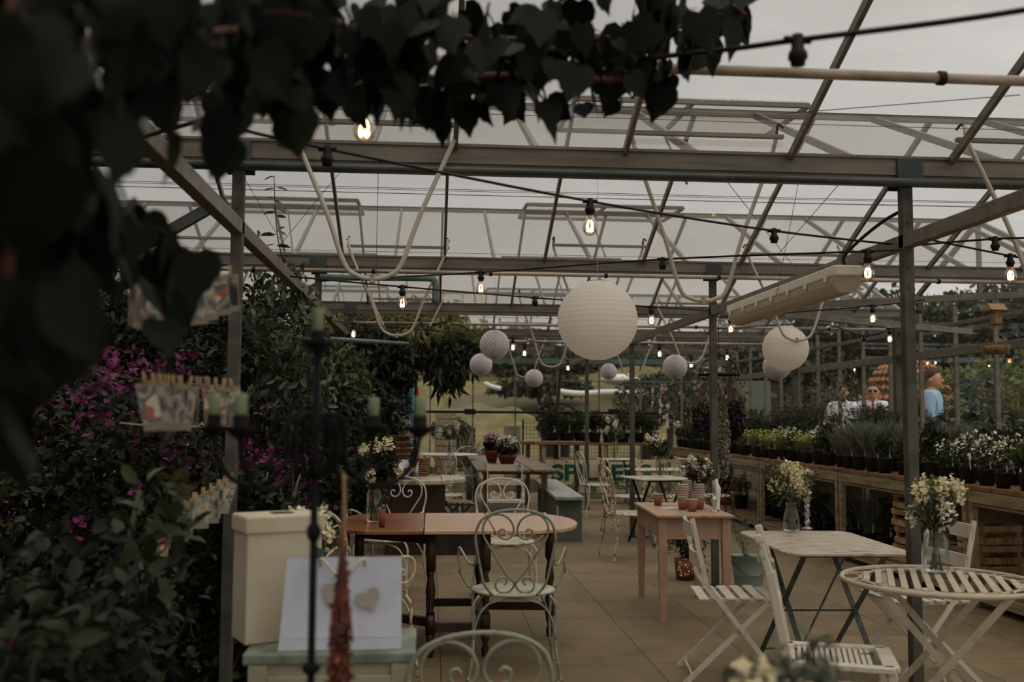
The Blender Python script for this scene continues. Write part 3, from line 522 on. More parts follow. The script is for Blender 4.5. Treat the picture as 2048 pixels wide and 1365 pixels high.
# round slatted table
def round_slat(label, c, r, h=.72, rz=0):
    t = thing('round_table', label, 'table', (c[0], c[1], 0), rz); q = MB()
    q.tube([(r*math.cos(a), r*math.sin(a), h-.008) for a in np.linspace(0, 2*PI, 49)[:-1]], .011, 8, closed=True); q.build('rim', 'cream_paint', t, True)
    q = MB(); ri = r*.80; q.tube([(ri*math.cos(a), ri*math.sin(a), h-.010) for a in np.linspace(0, 2*PI, 41)[:-1]], .006, 6, closed=True); q.build('inner_ring', 'cream_paint', t, True)
    n = 13
    for k in range(n):
        x = -ri+2*ri*(k+.5)/n; y = (ri*ri-x*x)**.5; MB().box((0, x, h-.004), (2*y, .026, .005)).build('top_slat', 'cream_paint', t)
    for k in range(12):
        a = 2*PI*k/12; rm = (r+ri)/2; q = MB(); cx, cy = rm*math.cos(a), rm*math.sin(a); q.tube([(cx+.036*math.cos(u)*math.cos(a)-.05*math.sin(u)*math.sin(a)*1.6, cy+.036*math.cos(u)*math.sin(a)+.05*math.sin(u)*math.cos(a)*1.6, h-.009) for u in np.linspace(0, 2*PI, 13)[:-1]], .004, 5, closed=True); q.build('rim_scroll', 'cream_paint', t, True)
    for sx in (-1, 1):
        for dr in (-1, 1): x = sx*(r*.62-(.02 if dr > 0 else 0)); MB().bar((x, dr*r*.62, h-.02), (x*1.05, -dr*r*.85, 0), .028, .008, (1, 0, 0)).build('leg', 'cream_paint', t)
    each('batten', 'cream_paint', t, [((-r*.66, sy*r*.55, h-.024), (r*.66, sy*r*.55, h-.024), .02, .012) for sy in (-1, 1)]); eacht('stretcher', 'cream_paint', t, [[(-r*.6, sy*r*.8, .04), (r*.6, sy*r*.8, .04)] for sy in (-1, 1)]+[[(-r*.6, 0, .33), (r*.6, 0, .33)]], .006); return t
round_slat('round cream metal table with slatted top and crossed legs', (2.165, 4.14), .395, rz=R_(66))
# long plank table
t = thing('plank_table', 'long weathered table of brown planks with terracotta pots on it', 'table', (1.08, 14.3, 0), R_(-.5))
for k, (x, w_) in enumerate(((-.33, .30), (0.0, .34), (.34, .30))): q = MB(); q.box((x, 0, .735), (w_, 4.5, .03)); q.build('plank', 'plank', t, bev=.003)
for y in (-1.9, 1.9): MB().box((.04, y, .70), (.9, .07, .04)).build('batten', 'dark_wood', t)
for sx in (-1, 1):
    for sy in (-1, 1): q = MB(); q.box((sx*.36, sy*1.95, .35), (.07, .07, .70)); q.build('leg', 'plank', t)
# grey bench seat right of it
t = thing('plank_bench', 'grey painted bench beside the plank table, its top peeling', 'bench', (1.6, 12.6, 0), R_(-1.5))
q = MB(); q.box((0, 0, .49), (.32, 3.1, .035)); q.build('seat', 'bench_grey', t, bev=.004)
for y in (-1.4, 1.4): MB().box((.02, y, .235), (.26, .05, .47)).build('end_panel', 'bench_green', t)
for x in (-.1, .12): MB().box((x, 0, .43), (.02, 2.7, .08)).build('apron', 'bench_green', t)
# round table left on a dark chest
t = thing('round_table', 'round pale stone topped table on a dark block, left of the aisle', 'table', (-.09, 10.55, 0))
q = MB(); q.lathe([(0, .70), (.46, .70), (.48, .71), (.48, .745), (.47, .755), (0, .755)], n=40); q.build('top', 'chipped_top', t, bev=.003)
q = MB(); q.box((-.04, -.05, .35), (.6, .55, .70)); q.build('pedestal', 'dark_wood', t, bev=.01); MB().box((-.04, -.33, .35), (.5, .02, .5)).build('pedestal_panel', 'dark_wood', t)
q = MB(); q.box((.22, 0, .757), (.012, .84, .003)); q.build('inlay', 'dark_wood', t)
def oval_table(label, c, r, h, m): t = thing('round_table', label, 'table', (c[0], c[1], 0)); q = MB(); q.lathe([(0, h-.02), (r*.97, h-.02), (r, h-.012), (r, h-.004), (r*.98, h), (0, h)], n=36); q.build('top', m, t); q = MB(); [q.bar((r*.6*math.cos(a), r*.6*math.sin(a), h-.02), (-r*.75*math.cos(a), -r*.75*math.sin(a), 0), .02, .02) for a in (.6, 2.2, 3.74, 5.34)]; q.build('leg_cross', 'white_paint', t); return t
oval_table('thin white round table at the far left of the aisle', (.28, 14.9), .45, .83, 'white_paint')
# cabinet with box and bag
t = thing('cabinet', 'small cream cabinet with grey green top, front left', 'cabinet', (-.26, 2.93, 0))
q = MB(); q.box((0, 0, .745), (.46, .32, .03)); q.build('top', 'cabinet_top', t, bev=.006)
q = MB(); q.box((0, 0, .38), (.43, .29, .70)); q.build('body', 'cabinet', t, bev=.004)
for x in (-.19, .19): MB().box((x, -.15, .38), (.05, .015, .70)).build('stile', 'cabinet', t, bev=.003)
q = MB(); q.box((0, -.152, .4), (.33, .012, .6)); dd = q.build('door', 'cabinet', t, bev=.003); MB().ball((.12, -.168, .45), .012).build('knob', 'cabinet_top', dd, True)
MB().box((0, 0, .02), (.42, .28, .04)).build('plinth', 'dark_wood', t)
t = thing('card_box', 'tall cream card box with lid and slot, standing on the cabinet', 'box', (-.432, 2.975, .761), R_(26))
q = MB(); q.box((0, 0, .162), (.218, .135, .324)); q.build('body', 'card', t, bev=.004); q = MB(); q.box((0, 0, .328), (.232, .148, .05)); ll = q.build('lid', 'card', t, bev=.006); MB().box((.01, 0, .3542), (.06, .045, .002)).build('slot', 'black', ll)
t = thing('gift_bag', 'pale lilac paper gift bag with grey heart tags, leaning before the card box', 'bag', (-.232, 2.83, .761), R_(1))
w_, h_, d_ = .325, .245, .05; q = MB(); q.add([(-w_/2-.006, -d_/2, 0), (w_/2, -d_/2, 0), (w_/2, d_/2, 0), (-w_/2, d_/2, 0), (-w_/2+.012, -.012, h_), (w_/2-.002, -.012, h_), (w_/2-.002, .012, h_), (-w_/2+.012, .012, h_), (w_/2-.012, 0, .06), (-w_/2+.012, 0, .06)], [(0, 1, 5, 4), (2, 3, 7, 6), (1, 2, 8), (5, 1, 8), (6, 5, 8), (2, 6, 8), (0, 9, 3), (0, 4, 9), (4, 7, 9), (7, 3, 9), (0, 3, 2, 1)]); q.build('body', 'paper', t)
MB().box((0, -.0262, .034), (.3, .0012, .0012)).build('crease', 'paper', t); MB().tube([(-.06, -.014, h_-.02), (-.055, -.03, h_+.0), (0, -.035, h_-.05), (.055, -.03, h_+.0), (.06, -.014, h_-.02)], .004, 6, 5).build('handle', 'white_paint', t, True)
mat('heart_grey', S(168, 160, 146), rough=.8)
for cx, cz, a in ((-.022, .15, -.35), (.072, .135, .45)):
    pts = []
    for k in range(24): u = 2*PI*k/24; X = .0022*16*math.sin(u)**3; Z = .0022*(13*math.cos(u)-5*math.cos(2*u)-2*math.cos(3*u)-math.cos(4*u)); pts.append((cx+X*math.cos(a)-Z*math.sin(a), cz+X*math.sin(a)+Z*math.cos(a)))
    q = MB(); n = len(pts); q.add([(x, -.031, z) for x, z in pts]+[(x, -.029, z) for x, z in pts], [tuple(range(n)), tuple(range(2*n-1, n-1, -1))]+[(i, (i+1) % n, n+(i+1) % n, n+i) for i in range(n)]); hh = q.build('heart_tag', 'heart_grey', t)
q = MB(); q.add([(-.085, -.016, h_), (-.06, -.018, h_), (-.05, -.015, h_+.02), (-.075, -.013, h_+.035)], [(0, 1, 2, 3)]); q.build('tissue', 'sign_green', t)
# ================================================= candelabra
cx, cy = -.213, 1.92; t = thing('candelabra', 'tall black iron candelabra with five pale candles, blurred in front', 'candelabra', (cx, cy, 0)); zc = 1.37
q = MB(); q.tube([(0, 0, .03), (0, 0, 1.53)], .0072, 10); q.ball((0, 0, .93), (.017, .017, .012)).ball((0, 0, 1.18), (.014, .014, .02)).ball((0, 0, 1.30), (.012, .012, .03)); q.build('stem', 'iron', t, True)
for k in range(3):
    a = 2*PI*k/3+.5; MB().tube([(0, 0, .08), (.08*math.cos(a), .08*math.sin(a), .1), (.17*math.cos(a), .17*math.sin(a), .04), (.2*math.cos(a), .2*math.sin(a), .008)], .008, 8, 5).build('foot', 'iron', t, True)
def candle_cup(x, y, z, par, h):
    q = MB(); q.lathe([(.004, -.02), (.012, -.015), (.028, -.002), (.030, .003), (.014, .003), (.0145, .022), (.013, .024), (.012, .004), (0, .004)], (x, y, z), 16); q.build('cup', 'iron', par, True)
    q = MB(); q.lathe([(.0112, 0), (.0112, h-.003), (.0118, h), (.008, h+.001), (0, h-.002)], (x, y, z+.004), 14, wave=lambda a, zz: 1+.05*math.sin(3*a+zz*60)); q.tube([(x, y, z+h), (x, y, z+h+.008)], .0012, 5); q.build('candle', 'candle', par, True)
candle_cup(0, 0, 1.535, t, .062)
for a in (8, 60, 172, 236):
    a = R_(a); ca, sa = math.cos(a), math.sin(a); Q = lambda r, z: (r*ca, r*sa, z)
    q = MB(); q.tube([Q(.006, 1.39), Q(.02, 1.40), Q(.045, 1.395), Q(.055, 1.37), Q(.055, 1.32), Q(.07, 1.29), Q(.11, 1.265), Q(.155, 1.275), Q(.185, 1.31), Q(.195, 1.35), Q(.197, 1.365)], .0052, 8, 6)
    q.tube([Q(.045, 1.31), Q(.03, 1.34), Q(.028, 1.38), Q(.07, 1.39), Q(.085, 1.36), Q(.075, 1.33), Q(.1, 1.30), Q(.13, 1.31)], .004, 6, 5); q.build('arm', 'iron', t, True)
    candle_cup(.197*ca, .197*sa, 1.375, t, .055)
for k in range(16): 
    a = 2*PI*k/16; r = .04; MB().tube([(r*.4*math.cos(a), r*.4*math.sin(a), 1.395), (r*math.cos(a), r*math.sin(a), 1.38), (r*1.1*math.cos(a), r*1.1*math.sin(a), 1.34), (r*math.cos(a), r*math.sin(a), 1.30), (r*.4*math.cos(a), r*.4*math.sin(a), 1.285)], .0024, 5, 4).build('basket_bar', 'iron', t, True)
# dried amaranth hanging from it
t = thing('dried_bundle', 'rusty red dried flower bundle hanging upside down from the candelabra', 'dried flowers', (cx+.055, cy-.02, 0)); q = MB()
q.tube([(0, 0, 1.29), (.003, 0, 1.2), (0, 0, 1.05)], .0035, 6, 4); q.build('string', 'straw_rope', t, True); q = MB()
for k in range(9): a = k*.7; q.tube([(0, 0, 1.23), (.006*math.cos(a), .006*math.sin(a), 1.12), (.022*math.cos(a), .02*math.sin(a), .98+.02*math.sin(k*2))], .0022, 5, 3)
q.build('stems', 'dry_red', t)
P = []
for k in range(16): a = k*2.4; r = .006+.03*random.random(); z_ = 1.13-.12*random.random(); P.append(along([(.005*math.cos(a), .005*math.sin(a), z_), (r*.6*math.cos(a), r*.6*math.sin(a), z_-.12), (r*math.cos(a), r*math.sin(a), z_-.2-.2*random.random())], 110, (.0028, .0028, .006)))
leaves('blooms', np.concatenate(P), .012, 'dry_red', t, 'petal', bias=(0, 0, -1), spread=.4)
# ================================================= festoon lights, lanterns, lamps
SOCK = None
def festoon(name_lb, pts, lit, dark, r=.0055, n=8):
    t = thing('festoon_cable', name_lb, 'cable', (0, 0, 0), group=None); P = [U(*p) for p in pts]; MB().tube(P, r, 6, 6).build('cable', 'black', t, True)
    def depth_at(x):
        for a, b_ in zip(pts[:-1], pts[1:]):
            if min(a[0], b_[0]) <= x <= max(a[0], b_[0]): k = (x-a[0])/((b_[0]-a[0]) or 1); return a[1]+(b_[1]-a[1])*k, a[2]+(b_[2]-a[2])*k
        return pts[-1][1:]
    for i, x in enumerate(sorted(lit+dark)):
        y, Y = depth_at(x); p = U(x, y, Y); q = MB(); q.lathe([(.012, .012), (.014, .006), (.0145, -.02), (.021, -.03), (.022, -.042), (.017, -.047), (.016, -.058), (0, -.058)], p, 12); q.tube([p-Vector((.03, 0, 0)), p+Vector((.03, 0, 0))], .009, 8); q.build('lamp_holder', 'black', t, True)
        if x in lit: bulb(p+Vector((0, 0, -.047)), x)
    return t
BL = {}
def bulb(p, x):
    s = BL_L.get(x); t = thing('light_bulb', s, 'bulb', p, group='lit festoon bulbs'); H_ = .098
    q = MB(); q.lathe([(.0135, .004), (.0145, -.012), (.018, -.024), (.027, -.042), (.0305, -.06), (.028, -.078), (.017, -.093), (0, -.099)], n=16); q.build('glass', 'bulb_glass', t, True)
    q = MB(); 
    for k in range(4):
        a = PI/4+k*PI/2; a2 = a+PI/2; q.tube([(.006*math.cos(a), .006*math.sin(a), -.034), (.014*math.cos(a), .014*math.sin(a), -.05), (.0125*math.cos(a), .0125*math.sin(a), -.078), (.0125*math.cos((a+a2)/2), .0125*math.sin((a+a2)/2), -.072), (.013*math.cos(a2), .013*math.sin(a2), -.055)], .0019, 6, 3)
    q.build('filament', 'filament', t, True)
    q = MB(); q.tube([(0, 0, 0), (0, 0, -.034)], .0045, 6); q.build('stem', 'clear_glass', t); q = MB(); q.lathe([(0.0, .014), (.0125, .012), (.013, -.002), (0, -.004)], n=10); q.build('cap', 'bronze', t, True)
BL_L = {730: 'large lit bulb below the vine leaves, nearest the camera', 1180: 'lit bulb hanging alone on the long sloping cable in the middle', 962: 'lit bulb under the second gutter, left of the big paper lantern', 1735: 'lit bulb right above the tube light end, beside the post', 805: 'lit bulb inside the large U rod on the left', 1303: 'lit bulb just right of the big paper lantern', 2020: 'lit bulb close to the right picture edge', 707: 'lit bulb where the long tie beam ends among the left trees', 1026: 'lit bulb beside the upper honeycomb ball, left one of two', 756: 'small lit bulb before the peach leaves', 1049: 'lit bulb beside the upper honeycomb ball, right one of two', 1136: 'small lit bulb low left of the big paper lantern', 1461: 'lit bulb under the far end of the tube light', 1745: 'lit bulb hanging left of the right front post, mid height', 1779: 'lit bulb low on the dark wall post at the right', 1319: 'lit bulb between the big lantern and the honeycomb ball right of it', 1382: 'tiny lit bulb right above the third right post', 1454: 'tiny lit bulb above the drying rack'}
festoon('black festoon cable sloping down across the picture to the right front post', [(440, 215, 2.95), (443, 246, 3.0), (655, 298, 3.3), (1180, 403, 4.05), (1548, 462, 4.6), (1815, 492, 4.95)], [1180], [655, 1548])
festoon('thick black festoon cable rising to the top right corner', [(2900, -150, 1.42), (2080, 15, 1.9), (1595, 80, 2.1), (1400, 105, 2.3), (850, 163, 2.6), (730, 180, 2.65), (500, 215, 2.75), (200, 300, 3)], [730], [1595], r=.0065)
festoon('festoon cable running left from the right front post under the second gutter', [(1812, 499, 4.66), (1735, 503, 4.62), (1325, 519, 5.5), (962, 545, 6.4), (640, 563, 8.1)], [1735, 962], [1325])
festoon('festoon cable from the left passing behind the big lantern', [(580, 553, 6.0), (805, 574, 6.2), (1070, 596, 7), (1303, 614, 7.4), (1416, 622, 8.1)], [805, 1303], [1070])
festoon('short festoon cable going right with one unlit holder', [(1836, 490, 4.7), (1990, 478, 4.6), (2080, 476, 4.5)], [], [1990])
festoon('short festoon cable going right with one lit bulb', [(1860, 480, 4.85), (2020, 512, 4.95), (2090, 524, 5)], [2020], [])
festoon('festoon cable among the left trees', [(580, 628, 9), (707, 647, 9.5), (855, 660, 10), (1026, 676, 10.6), (1100, 690, 11)], [707, 1026], [855])
festoon('low festoon cable across the peach leaves', [(690, 690, 11), (756, 696, 11.4), (900, 684, 11.6), (1049, 690, 12), (1136, 722, 14)], [756, 1049, 1136], [900])
festoon('festoon cable below the tube light', [(1430, 628, 8.3), (1461, 634, 8.15), (1745, 612, 7.6), (1850, 600, 7.4)], [1461, 1745], [])
festoon('festoon cable drooping to the dark wall post on the right', [(1423, 660, 11), (1630, 648, 10.2), (1728, 672, 9.8), (1779, 658, 9.6)], [1779], [1630, 1728])
festoon('far festoon cable between the right hand posts', [(1262, 690, 11.3), (1319, 690, 11), (1382, 714, 12.3), (1454, 700, 12.6)], [1319, 1382, 1454], [])
# paper lantern with wire ribs
def lantern(label, c, r):
    t = thing('paper_lantern', label, 'lantern', c, group='paper lanterns'); pr = []; n = 21
    for i in range(n+1):
        for j in range(3):
            if i == n and j: break
            ph = .22+(PI-.44)*(i+j/3)/n; q = r*(1-(.014 if j else 0)); pr.append((q*math.sin(ph), q*math.cos(ph)))
    pr = pr[::-1]; q = MB(); vs = []; q.lathe([(a, b_) for a, b_ in pr], n=48); q.f = [f for f in q.f if len(f) == 4]; q.build('shade', 'lantern', t, True)
    q = MB(); q.tube([(.22*r*math.cos(a), .22*r*math.sin(a), r*.975) for a in np.linspace(0, 2*PI, 17)[:-1]], .002, 5, closed=True); q.bar((-.22*r, 0, r*.975), (.22*r, 0, r*.975), .003, .003).bar((0, 0, r*.975), (0, 0, -r*.9), .003, .003); q.build('wire_frame', 'wire', t)
    MB().tube([(0, 0, r*.97), (0, 0, 2.6-c[2])], .0012, 4).build('string', 'white_paint', t)
lantern('large white ribbed paper lantern hanging in the middle', U(1195, 641, 4.95), .203)
lantern('smaller white ribbed paper lantern hanging under the tube light', U(1571, 697, 8.3), .196)
def comb(label, x, y, Y, r):
    c = U(x, y, Y); t = thing('honeycomb_ball', label, 'paper ball', c, random.random()*.2-.05, group='honeycomb paper balls'); m = 26; vs = []; fs = []; n = 40; K = 40
    q = MB()
    for i in range(K):     # leaves of tissue around the axis, bulging in a diamond pattern
        a = 2*PI*i/K; row = []
        for j in range(n+1):
            ph = PI*j/n; s_ = math.sin(ph); off = (1 if (j//2+i) % 2 else -1)*(PI/K)*.8; dp = 1-(.05+.05*abs(math.sin(j*PI/4))); rr = r*s_
            row.append((rr*math.cos(a+off*min(1, s_*1.5)), rr*math.sin(a+off*min(1, s_*1.5)), r*math.cos(ph)))
        inn = [(.25*x_, .25*y_, z_) for x_, y_, z_ in row]; b0 = len(vs); vs += row+inn; fs += [(b0+j, b0+j+1, b0+n+2+j, b0+n+1+j) for j in range(n)]
    q.add(vs, fs); q.build('tissue', 'honeycomb', t); q = MB(); q.ball((0, 0, 0), r*.9, 24, 16); q.build('core', 'honeycomb', t, True)
    MB().tube([(0, 0, r*.98), (0, 0, min(2.55-c.z, .9))], .001, 4).build('string', 'wire', t)
comb('white honeycomb paper ball, upper one of the overlapping pair', 989, 690, 8.2, .123); comb('white honeycomb paper ball, lower one of the overlapping pair', 962, 730, 9.6, .11)
comb('small white honeycomb paper ball hanging before the lawn', 1068, 757, 13.2, .12); comb('small white honeycomb paper ball below right of the big lantern', 1217, 744, 13.6, .115)
comb('white honeycomb paper ball left of the second right post', 1350, 734, 9.8, .122); comb('white honeycomb paper ball half hidden by the smaller lantern', 1553, 734, 9.3, .13); comb('small white honeycomb paper ball behind the peach leaves', 871, 756, 14.2, .12)
# tube light
a = U(1700, 566, 5.12); b_ = U(1474, 633, 7.15); a.z = b_.z = (a.z+b_.z)/2; L_ = (b_-a).length; an = math.atan2((b_-a).y, (b_-a).x)
t = thing('tube_light', 'long off white weatherproof tube light hung below the right tie beam', 'lamp', (a+b_)/2, an)
q = MB(); q.slab([(-L_/2, -.07), (-L_/2+.03, -.085), (L_/2-.03, -.085), (L_/2, -.07), (L_/2, .07), (L_/2-.03, .085), (-L_/2+.03, .085), (-L_/2, .07)], .03, .085); q.build('housing', 'fitting', t, bev=.008)
q = MB(); pr = [(-.08, .03), (-.078, -.01), (-.06, -.045), (-.03, -.06), (.03, -.06), (.06, -.045), (.078, -.01), (.08, .03)]
vs = [(sx*(L_/2-.02-(.02 if z < 0 else 0)), y, z) for sx in (-1, 1) for y, z in pr]; n = 8; q.add(vs, [tuple(range(n))[::-1], tuple(range(n, 2*n))]+[(i, (i+1) % n, n+(i+1) % n, n+i) for i in range(n)]); q.build('diffuser', 'diffuser', t, bev=.006)
for k in range(7):
    for sy in (-1, 1): MB().box((-L_/2+.12+k*(L_-.24)/6, sy*.088, .03), (.03, .012, .05)).build('clip', 'fitting', t, bev=.003)
for k in (-.6, .6): MB().tube([(k, 0, .085), (k, 0, 2.25-t.location.z)], .004, 6).build('hanger', 'wire', t)
q = MB(); pa = Vector((-L_/2+.05, 0, .085)); q.tube([pa, pa+Vector((0, .01, .05)), pa+Vector((-.06, -.05, .13)), pa+Vector((-.25, -.1, .2)), pa+Vector((-.35, -.16, .24))], .009, 8, 5); q.build('cable', 'black', t, True)
# bird feeder, hanging basket
p = U(1992, 635, 6.8); t = thing('bird_feeder', 'small wooden bird feeder hanging on a string at the right wall', 'bird feeder', p)
q = MB(); q.box((0, 0, 0), (.07, .06, .11)); q.build('body', 'basket', t, bev=.01); q = MB(); q.add([(-.06, -.05, .05), (.06, -.05, .05), (.06, .05, .05), (-.06, .05, .05), (-.06, 0, .1), (.06, 0, .1)], [(0, 1, 5, 4), (2, 3, 4, 5), (1, 2, 5), (3, 0, 4), (0, 3, 2, 1)]); q.build('roof', 'straw_rope', t); q = MB(); q.tube([(0, 0, .09), (0, 0, .2)], .003, 5); q.build('string', 'wire', t); MB().tube([(-.05, 0, -.05), (-.04, 0, -.12), (.04, 0, -.12), (.05, 0, -.05)], .003, 5, 4).build('perch', 'wire', t)
p = U(1992, 700, 6.8); t = thing('hanging_basket', 'shallow wicker basket hanging below the bird feeder', 'basket', p)
q = MB(); q.lathe([(0, -.03), (.07, -.03), (.09, .0), (.095, .03), (.085, .03), (.08, .0), (0, -.015)], n=24, wave=lambda a, z: 1+.03*math.sin(12*a)); q.build('bowl', 'basket', t, True); [MB().tube([(.09*math.cos(a), .09*math.sin(a), .03), (0, 0, .18)], .002, 4).build('cord', 'straw_rope', t) for a in (0, 2.1, 4.2)]
# drying rack with dried bunches
p = U(1438, 750, 8.95); t = thing('drying_rack', 'oval iron rack with hooks hanging from the roof behind the second right post', 'rack', p)
q = MB(); q.tube([(.19*math.cos(a), .11*math.sin(a), 0) for a in np.linspace(0, 2*PI, 25)[:-1]], .01, 6, closed=True); q.bar((-.19, 0, 0), (.19, 0, 0), .02, .01); q.build('ring', 'iron', t, True)
for sx in (-1, 1): MB().tube([(sx*.18, 0, 0), (sx*.15, 0, .10), (sx*.04, 0, .17), (0, 0, .19)], .006, 6, 5).build('hanger', 'iron', t, True)
MB().tube([(0, 0, .19), (0, 0, 2.25-p.z)], .003, 5).build('chain', 'iron', t)
for k in range(6): a = k*PI/3+.2; x, y = .19*math.cos(a), .11*math.sin(a); MB().tube([(x, y, .0), (x, y, -.03), (x+.012, y, -.05), (x+.025, y, -.035)], .0035, 5, 4).build('hook', 'iron', t, True)
def bunch(label, x, y, Y, h, r, m, ms, spread=.35, stem=.4, n=1500, L_=.03, shp='petal'):
    p = U(x, y, Y); t = thing('dried_bunch', label, 'dried flowers', p, group='bunches drying on the rack'); q = MB()
    for k in range(14): a = k*2.4; rr = r*random.random()**.5; q.tube([(.008*math.cos(a), .008*math.sin(a), 0), (rr*.5*math.cos(a), rr*.5*math.sin(a), -h*stem*.6), (rr*math.cos(a), rr*math.sin(a), -h*(stem+.2))], .003, 4, 3)
    q.build('stems', ms, t); P = blob(n, (0, 0, -h*(stem+(1-stem)/2)), (r, r, h*(1-stem)/2*1.05)); leaves('blooms', P, L_, m, t, shp, bias=(0, 0, -1), spread=.5); MB().tube([(0, 0, .03), (0, 0, -.02)], .012, 6).build('tie', 'straw_rope', t)
bunch('dried bunch with straw stems and dark purple heads, left on the rack', 1404, 768, 8.9, .42, .085, 'dry_dark', 'dry_brown'); bunch('long speckled grey dried strand hanging down behind the post', 1446, 790, 8.85, .72, .055, 'dry_silver', 'dry_brown', stem=.12, n=2600, L_=.022)
bunch('dark dried bunch with brown heads, right on the rack', 1469, 775, 9.0, .47, .08, 'dry_dark', 'dry_red', stem=.25, n=2200, L_=.035); bunch('thin dark dried bunch at the right end of the rack', 1482, 790, 9.05, .3, .035, 'dry_brown', 'dry_brown', stem=.2, n=500)
# photographs pegged to lines
m = bpy.data.materials.new('print'); m.use_nodes = True; t_ = m.node_tree; b = t_.nodes['Principled BSDF']; tc = N(t_, 'TexCoord'); oi = N(t_, 'ObjectInfo'); vo = N(t_, 'TexNoise', _Scale=13, _Detail=2, noise_dimensions='4D'); ml = N(t_, 'Math', operation='MULTIPLY'); ml.inputs[1].default_value = 50
t_.links.new(oi.outputs['Random'], ml.inputs[0]); t_.links.new(ml.outputs[0], vo.inputs['W']); t_.links.new(tc.outputs['Object'], vo.inputs['Vector']); cr = N(t_, 'ValToRGB'); cr.color_ramp.interpolation = 'CONSTANT'; CE = cr.color_ramp.elements; CE[0].position = 0; CE[0].color = S(40, 38, 36); CE[1].position = .62; CE[1].color = S(190, 180, 160)
for p_, c_ in ((.40, S(92, 74, 60)), (.46, S(120, 128, 120)), (.50, S(168, 150, 128)), (.54, S(70, 84, 88)), (.58, S(150, 84, 60))): CE.new(p_).color = c_
t_.links.new(vo.outputs['Fac'], cr.inputs[0]); t_.links.new(cr.outputs[0], b.inputs['Base Color']); b.inputs['Roughness'].default_value = .35; MT['print'] = m
def photos(line_lb, ph_lb, grp, pts, n, w_, h_, t0=.1, t1=.95, yaw=0, lean=0):
    P = [U(*p) for p in pts]; q = MB(); q.tube(P, .0011, 4, 4); tag(q.build('string_line', 'straw_rope', smooth=True), line_lb, 'string')
    SP = spline(P, [0]*len(P), 20)[0]
    for k in range(n):
        i = int((t0+(t1-t0)*k/max(1, n-1))*(len(SP)-1)); p = SP[i]; rz = yaw+random.uniform(-.8, .8); t = thing('photo_print', ph_lb, 'photograph', p, rz, group=grp); t.rotation_euler = (0, lean+random.uniform(-.22, .22), rz)
        MB().box((0, 0, -h_/2-.004), (w_, .0008, h_)).build('card', 'cream_panel', t); MB().box((0, 0, -h_/2-.001), (w_*.86, .0016, h_*.74)).build('picture', 'print', t)
        q = MB(); q.box((0, -.004, .004), (.006, .004, .032)).box((0, .004, .004), (.006, .004, .032)); q.build('clothes_peg', 'raw_wood', t)
photos('thin string with photos high before the left post', 'small print pegged to the high string left of the nearest post', 'prints on the high string', [(270, 560, 2.2), (330, 575, 2.2), (400, 560, 2.35), (466, 545, 2.6)], 9, .04, .095, .05, .95, R_(35))
photos('thin string with photos at eye height before the left post', 'small print pegged to the middle string left of the nearest post', 'prints on the middle string', [(170, 735, 2.0), (280, 760, 2.3), (370, 768, 2.5), (468, 772, 2.8)], 12, .045, .11, .38, .97, R_(60))
photos('thin string with photos low before the left post', 'small print pegged to the low sloping string left of the nearest post', 'prints on the low string', [(325, 1040, 2.9), (380, 1003, 3.1), (430, 975, 3.4), (468, 955, 3.7)], 9, .055, .105, .08, .93, R_(30), R_(8))
q = MB(); q.tube([U(240, 846, 3), U(330, 854, 3.2), U(405, 853, 3.4), U(468, 852, 3.6)], .0012, 4, 3); c_ = U(403, 853, 3.4); q.tube([(c_.x+.008*math.cos(a), c_.y, c_.z+.008*math.sin(a)) for a in np.linspace(0, 2*PI, 13)[:-1]], .0014, 5, closed=True); tag(q.build('plant_wire', 'fitting', smooth=True), 'thin pale wire with a ring tied to the nearest left post', 'wire')
# ================================================= things on the tables
def bouquet(label, p, h, r, kinds, vase='jar', group='flower vases', s=1, leaf='leaf', green=400, vlabel=None):
    t = thing('flower_vase', label, 'vase', p, 0, group); vh = h*.42
    if vase == 'jar': pr = [(.0, .002), (.036, .002), (.040, .01), (.040, vh*.8), (.031, vh*.9), (.031, vh), (.034, vh), (.034, vh+.004)]
    elif vase == 'bottle': pr = [(0, .002), (.032, .002), (.036, .01), (.034, vh*.5), (.022, vh*.8), (.021, vh), (.024, vh+.004)]
    else: pr = [(0, .002), (.02, .004), (.028, vh*.4), (.018, vh*.8), (.03, vh)]
    pr = [(a*s, b_) for a, b_ in pr]; v = MB(); v.lathe(pr, n=24); v.f = [f for f in v.f if len(f) == 4]; vo_ = v.build('vase_glass', 'clear_glass', t, True)
    q = MB(); tops = []
    for k in range(16): a = k*2.4; rr = r*(.25+.75*random.random()); e = (rr*math.cos(a), rr*math.sin(a), h*(.62+.38*random.random())-rr*.3); tops.append(e); q.tube([(-.02*s*math.cos(a), -.02*s*math.sin(a), .01), (.008*math.cos(a), .008*math.sin(a), vh), e], .0022, 4, 4)
    q.build('stems', 'stem', t); leaves('greenery', blob(green, (0, 0, h*.62), (r*.9, r*.9, h*.2)), .055, leaf, t, 'oval', .5, bias=(0, 0, .3))
    for k, (m_, nn, shp, sz, zc, rz_) in enumerate(kinds):
        P = []
        for e in tops[k::len(kinds)]:
            P.append(blob(nn, (e[0]*rz_, e[1]*rz_, e[2]*zc), (.028*s, .028*s, .04*s)))
        leaves('blossoms', np.concatenate(P), sz, m_, t, shp, bias=(0, 0, .1), spread=1)
    return t
W, Y_, G_ = ('petal_white', 60, 'petal', .02, 1., 1.), ('petal_cream', 60, 'petal', .021, .97, 1), ('leaf_light', 60, 'petal', .012, .95, 1.1)
bouquet('glass jar of white stocks and a green domed flower head on the round slatted table', G(1873, 1146, .72)+Vector((0, 0, .002)), .42, .11, [Y_, ('leaf_light', 200, 'petal', .015, .95, .8), W], 'jar', s=1.3, green=120)
t = C.objects[-1]
